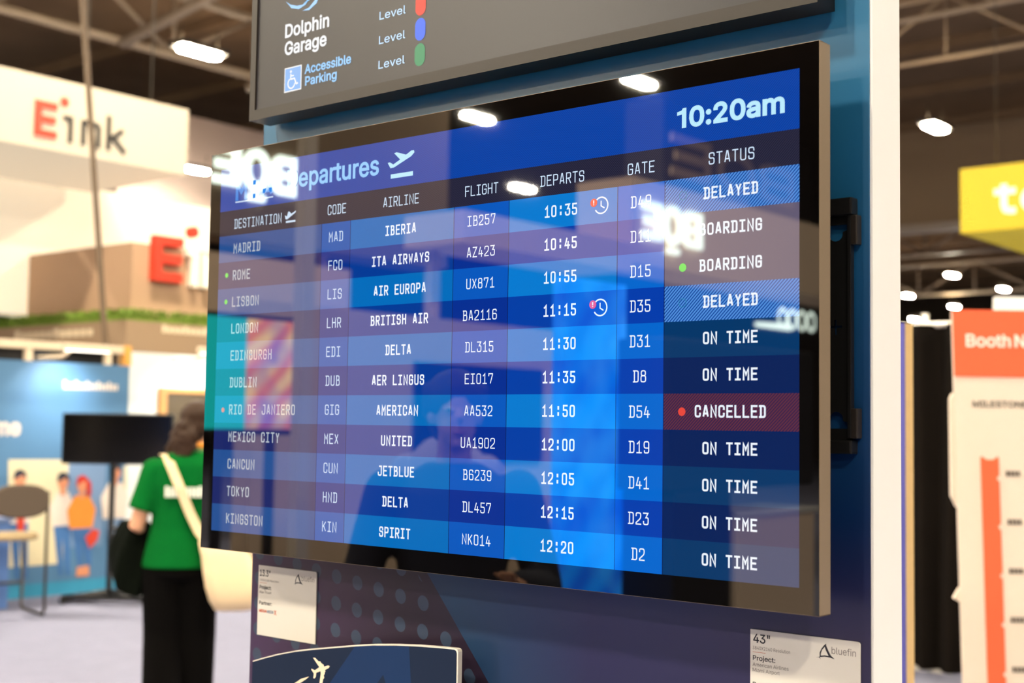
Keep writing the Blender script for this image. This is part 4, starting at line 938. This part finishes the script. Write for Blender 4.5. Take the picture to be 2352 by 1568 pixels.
def person(loc, face, label, P, vox=.008):
    """P holds the pose in metres: x to the person's right, y forward, z up"""
    f = Vector((face[0], face[1], 0)).normalized(); r = Vector((f.y, -f.x, 0))
    M = Matrix(((r.x, f.x, 0, loc[0]), (r.y, f.y, 0, loc[1]), (0, 0, 1, loc[2]), (0, 0, 0, 1)))
    t = thing('person', label, 'person', loc)
    def fin_(mb, name, par, **k):
        for v in mb.bm.verts: v.co = M @ v.co
        return mb.build(name, par, **k)
    h = P['h']; z = lambda k: k * h; hx = P.get('head_dx', 0); tw = P.get('turn', 0)
    # ---- body (one continuous surface)
    b = MB(); sk = P.get('skin', skin)
    b.loft([ell((P['hip_dx'] * (1 - k), y, z(zz)), rx, ry) for zz, rx, ry, y, k in ((.455, .10, .085, 0, 0), (.49, .165, .115, -.01, 0), (.53, .165, .112, -.01, .1), (.60, .135, .095, 0, .4), (.67, .140, .10, .0, .7), (.74, .155, .11, .0, .9), (.795, .160, .10, -.005, 1), (.825, .12, .075, -.01, 1), (.84, .06, .055, -.01, 1))], sk)
    limb(b, [(0, -.012, z(.82)), (hx * .6, .0, z(.865)), (hx, .012, z(.89))], [.058, .05, .052], sk)
    hc = Vector((hx, .015, z(.935)))
    R3 = Matrix.Rotation(-tw, 4, 'Z')
    b.ball(hc + Vector((0, -.008, .02)), (.073, .093, .088), sk, 18, R3); b.ball(hc + R3 @ Vector((0, .028, -.045)), (.054, .062, .062), sk, 16, R3)
    b.ball(hc + R3 @ Vector((0, .100, -.018)), (.013, .022, .02), sk, 10, R3); b.ball(hc + R3 @ Vector((0, .086, -.062)), (.024, .012, .009), sk, 10, R3); b.ball(hc + R3 @ Vector((0, .076, -.094)), (.022, .02, .016), sk, 10, R3)
    for s in (-1, 1): b.ball(hc + R3 @ Vector((s * .074, -.005, -.015)), (.010, .019, .03), sk, 10, R3)
    for side, A in ((-1, P['larm']), (1, P['rarm'])):
        limb(b, [A[0], A[1], A[2]], [.05, .041, .027], sk)
        d = Vector(A[2]) - Vector(A[1]); hand(b, A[2], d, (-side * .4, .9, .1) if abs(d.normalized().y) < .7 else (-side, 0, .4), sk, P.get('curl', .5))
    for side, Lg in ((-1, P['lleg']), (1, P['rleg'])): limb(b, Lg[:3], [.088, .056, .040], sk)
    fin_(b, 'body', t, remesh=vox, rsmooth=5)
    # ---- face
    e = MB()
    for s in (-1, 1): e.ball(hc + R3 @ Vector((s * .031, .079, .002)), (.013, .010, .008), mat('eye_white', (238, 234, 228), .3, var=0), 10, R3); e.ball(hc + R3 @ Vector((s * .031, .087, .002)), (.006, .004, .006), mat('eye_iris', (52, 38, 30), .2, var=0), 8, R3)
    fin_(e, 'eyes', t)
    e = MB(); e.ball(hc + R3 @ Vector((0, .094, -.062)), (.021, .006, .006), mat('lips', (176, 96, 84), .5, var=0), 10, R3); fin_(e, 'mouth', t)
    # ---- shirt
    s_ = MB(); ms = P['shirt']; hem = P['hem']; th = .017
    s_.loft([ell((P['hip_dx'] * (1 - k), y, zz), rx + th, ry + th, 24) for zz, rx, ry, y, k in ((hem, .172, .122, -.008, 0), (hem + .05, .166, .116, -.008, .1), (z(.60), .142, .102, 0, .4), (z(.67), .142, .104, 0, .7), (z(.74), .158, .112, 0, .9), (z(.80), .158, .10, -.005, 1), (z(.835), .10, .070, -.01, 1), (z(.848), .062, .055, -.01, 1))], ms)
    for A in (P['larm'], P['rarm']):
        a0, a1, a2 = Vector(A[0]), Vector(A[1]), Vector(A[2])
        if P.get('long'): limb(s_, [a0, a1, a2], [.068, .056, .042], ms)
        else: s_.tube([a0, a0.lerp(a1, .35), a0.lerp(a1, .72)], [.068, .068, .072], ms, 16); s_.ball(a0, .068, ms, 14)
    fin_(s_, 'shirt', t, remesh=vox, rsmooth=4)
    # ---- trousers and shoes
    p_ = MB(); mp = P['trousers']
    p_.loft([ell((P['hip_dx'], y, zz), rx, ry, 24) for zz, rx, ry, y in ((z(.44), .15, .10, -.005), (hem - .03, .176, .124, -.012), (hem + .01, .168, .116, -.010), (hem + .03, .14, .09, -.008))], mp)
    for Lg in (P['lleg'], P['rleg']):
        limb(p_, Lg[:3], P.get('leg_r', [.108, .086, .078]), mp)
    fin_(p_, 'trousers', t, remesh=vox, rsmooth=4)
    for Lg in (P['lleg'], P['rleg']):
        sh = MB(); c = Vector((Lg[2][0], Lg[2][1], 0)); mk = mat('shoe_black', (26, 24, 24), .5)
        sh.loft([[c + Vector((q[0] * w, y, .0 + zz)) for q in ((-1, 0), (-.8, 1), (.8, 1), (1, 0)) for zz in ([.0] if q[1] == 0 else [hh])] for y, w, hh in ((-.08, .03, .05), (-.05, .04, .09), (.02, .043, .10), (.09, .046, .06), (.15, .043, .045), (.19, .02, .03))], mk); fin_(sh, 'shoe', t)
    # ---- hair
    hr = MB(); mh = P['hair']
    hr.ball(hc + R3 @ Vector((0, -.018, .034)), (.088, .100, .088), mh, 18, R3); hr.ball(hc + R3 @ Vector((0, -.05, -.02)), (.080, .068, .085), mh, 16, R3)
    rnd = random.Random(5)
    if P.get('long_hair'):
        for i in range(60):
            a = math.pi * (.92 + rnd.random() * .62) + tw * .3; base = hc + R3 @ Vector((.072 * math.cos(a), -.02 + .075 * math.sin(a) - .0, .02 - rnd.random() * .06))
            pts = [base]; L = (.10 + rnd.random() * .08 + .09 * max(0, -math.cos(a)))
            for k in range(1, 6): pts.append(base + Vector((-.06 * max(0, .4 - math.cos(a)) * k / 5 * P['long_hair'] + .016 * math.sin(k * 2.4 + i), -.02 * math.sin(k * .6) + .010 * math.cos(k * 2.3 + i), -L * k / 5)))
            hr.tube(pts, [.022, .026, .026, .024, .018, .008], mh, 7)
    else:
        for i in range(26):
            a = math.pi * (.95 + rnd.random() * 1.1); hr.ball(hc + R3 @ Vector((.078 * math.cos(a), -.02 + .085 * math.sin(a), -.01 + rnd.random() * .08)), .022, mh, 8)
    fin_(hr, 'hair', t, remesh=vox * .8, rsmooth=1)
    return t, M, fin_, hc
G = mat('green_polo', (2, 98, 36), .95, spec=.1, var=.08, nscale=12); BKc = mat('black_trouser_cloth', (9, 7, 6), 1.0, spec=.08, var=.15, nscale=6); HB = mat('dark_brown_hair', (58, 36, 20), .6, spec=.25, var=.25, nscale=40)
PL = (-4.687, 3.094, 0)
VD = (-.801, .599)
P = dict(h=1.645, hip_dx=-.03, head_dx=.055, turn=.55, hem=.785, shirt=G, trousers=BKc, hair=HB, long_hair=1.0, curl=.8, leg_r=[.112, .100, .100],
         larm=[(-.165, -.005, 1.285), (-.245, -.03, 1.00), (-.225, .20, .93)], rarm=[(.215, -.005, 1.285), (.285, -.02, 1.02), (.335, .10, .80)],
         lleg=[(-.105, 0, .80), (-.10, .02, .44), (-.095, -.04, .06)], rleg=[(.065, 0, .80), (.075, .06, .44), (.07, .10, .06)])
t, M, fn, hc = person(PL, VD, 'person in a green polo and black trousers seen from behind beside the screen', P)
m = MB()
for i in range(11): m.box(-.105 + i * .021, -.139, 1.155, -.088 + i * .021, -.131, 1.205 + (.006 if i % 4 == 0 else 0), mat('shirt_print', (236, 240, 226), .7))
part(fn(m, 'back_print', t), 'white lettering across the back')
m = MB(); m.tube([Vector((.02 + .062 * math.cos(a), -.01 + .058 * math.sin(a), 1.385 - .012 * math.sin(a))) for a in [2 * math.pi * i / 20 for i in range(20)]], .013, mat('collar_trim', (96, 132, 84), .7), 8, True); part(fn(m, 'collar', t), 'grey-green striped collar')
m = MB(); m.tube([Vector((.03 + .058 * math.cos(a), -.006 + .058 * math.sin(a), 1.412 - .012 * math.sin(a))) for a in [2 * math.pi * i / 20 for i in range(20)]], .016, mat('lanyard_orange', (232, 150, 40), .6), 8, True); part(fn(m, 'lanyard', t), 'orange lanyard ribbon')
# tote bag over the left shoulder, hanging on the right hip
canvas = mat('cream_canvas', (238, 210, 168), .8, var=.05, nscale=60)
tb = thing('tote_bag', 'cream canvas bag slung across the back of the person in green', 'bag', M @ Vector((.25, -.17, .6)))
m = MB(); m.loft([[Vector((.215 + x * w + sh, -.172 + y * d, z)) for x, y in ((-1, -.7), (-.6, -1), (.6, -1), (1, -.7), (1, .7), (.6, 1), (-.6, 1), (-1, .7))] for z, w, d, sh in ((.575, .06, .02, .035), (.585, .10, .045, .045), (.635, .145, .065, .06), (.70, .15, .07, .045), (.78, .14, .06, .02), (.86, .125, .045, -.005), (.93, .10, .03, -.045))], canvas)
m2 = m
for v in m2.bm.verts: v.co = M @ v.co
m2.build('pouch', tb)
m = MB(); W2 = .024; SP = [(-.12, .05, 1.365), (-.105, -.05, 1.365), (-.08, -.11, 1.315), (-.03, -.146, 1.20), (.02, -.143, 1.08), (.07, -.150, .98), (.115, -.165, .925), (.13, -.172, .90)]
rings = []
for i, p in enumerate(SP):
    a = Vector(SP[max(i - 1, 0)]); b_ = Vector(SP[min(i + 1, len(SP) - 1)]); tt = (b_ - a).normalized(); out = Vector((0, -1, .25)).normalized() if i > 1 else Vector((0, -.3, 1)); sd = tt.cross(out).normalized(); nn = sd.cross(tt).normalized()
    c = Vector(p) + nn * .006; rings.append([c + sd * W2 + nn * .003, c - sd * W2 + nn * .003, c - sd * W2 - nn * .003, c + sd * W2 - nn * .003])
m.loft(rings, canvas, smooth=False)
for v in m.bm.verts: v.co = M @ v.co
m.build('strap', tb)
# dark jacket over the left forearm
jk = mat('dark_green_jacket', (10, 15, 8), 1.0, spec=.08, var=.3, nscale=14)
m = MB(); rr = random.Random(3)
prof = []
for k in range(9):
    f_ = k / 8; zc = 1.02 - .36 * f_
    ring = []
    for i in range(28):
        a = 2 * math.pi * i / 28; wob = 1 + .16 * math.sin(3 * a + 2 * f_) + .10 * math.sin(7 * a + 5 * f_)
        ring.append(Vector((-.262 + .01 * f_ + (.062 + .075 * math.sin(f_ * 2.6)) * math.cos(a) * wob, .09 + (.11 + .03 * f_) * math.sin(a) * wob, zc + .03 * math.sin(a * 2 + f_) * f_)))
    prof.append(ring)
m.loft(prof, jk)
for v in m.bm.verts: v.co = M @ v.co
tag(m.build('jacket', None, remesh=.008, rsmooth=3), 'dark jacket draped over the left arm of the person in green', 'jacket')
m = MB(); m.box(.325, .16, .70, .395, .172, .83, tvm, .006)
for v in m.bm.verts: v.co = M @ v.co
tag(m.build('phone'), 'dark phone held low in the right hand of the person in green', 'phone')
# two visitors seen only in the glass
nav = mat('navy_jacket', (30, 34, 52), .8, var=.1); gr = mat('grey_trouser', (52, 50, 56), .85); pk = mat('pale_shirt', (196, 190, 204), .8)
base = dict(hip_dx=0, hem=.80, trousers=gr, hair=HB, long=True, curl=.6,
            larm=[(-.19, 0, 1.36), (-.27, 0, 1.08), (-.14, .22, 1.10)], rarm=[(.19, 0, 1.36), (.27, 0, 1.08), (.16, .22, 1.12)],
            lleg=[(-.09, 0, .84), (-.10, .02, .46), (-.11, -.02, .06)], rleg=[(.09, 0, .84), (.10, .03, .46), (.11, .05, .06)])
person((-1.46, -1.62, 0), (.7, .6), 'dark-jacketed person mirrored in the screen over the airline names', dict(base, h=1.70, shirt=nav), .012)
person((-2.75, -3.0, 0), (.3, 1), 'person in a pale top mirrored in the screen over the flight numbers', dict(base, h=1.76, shirt=pk, turn=.3), .012)
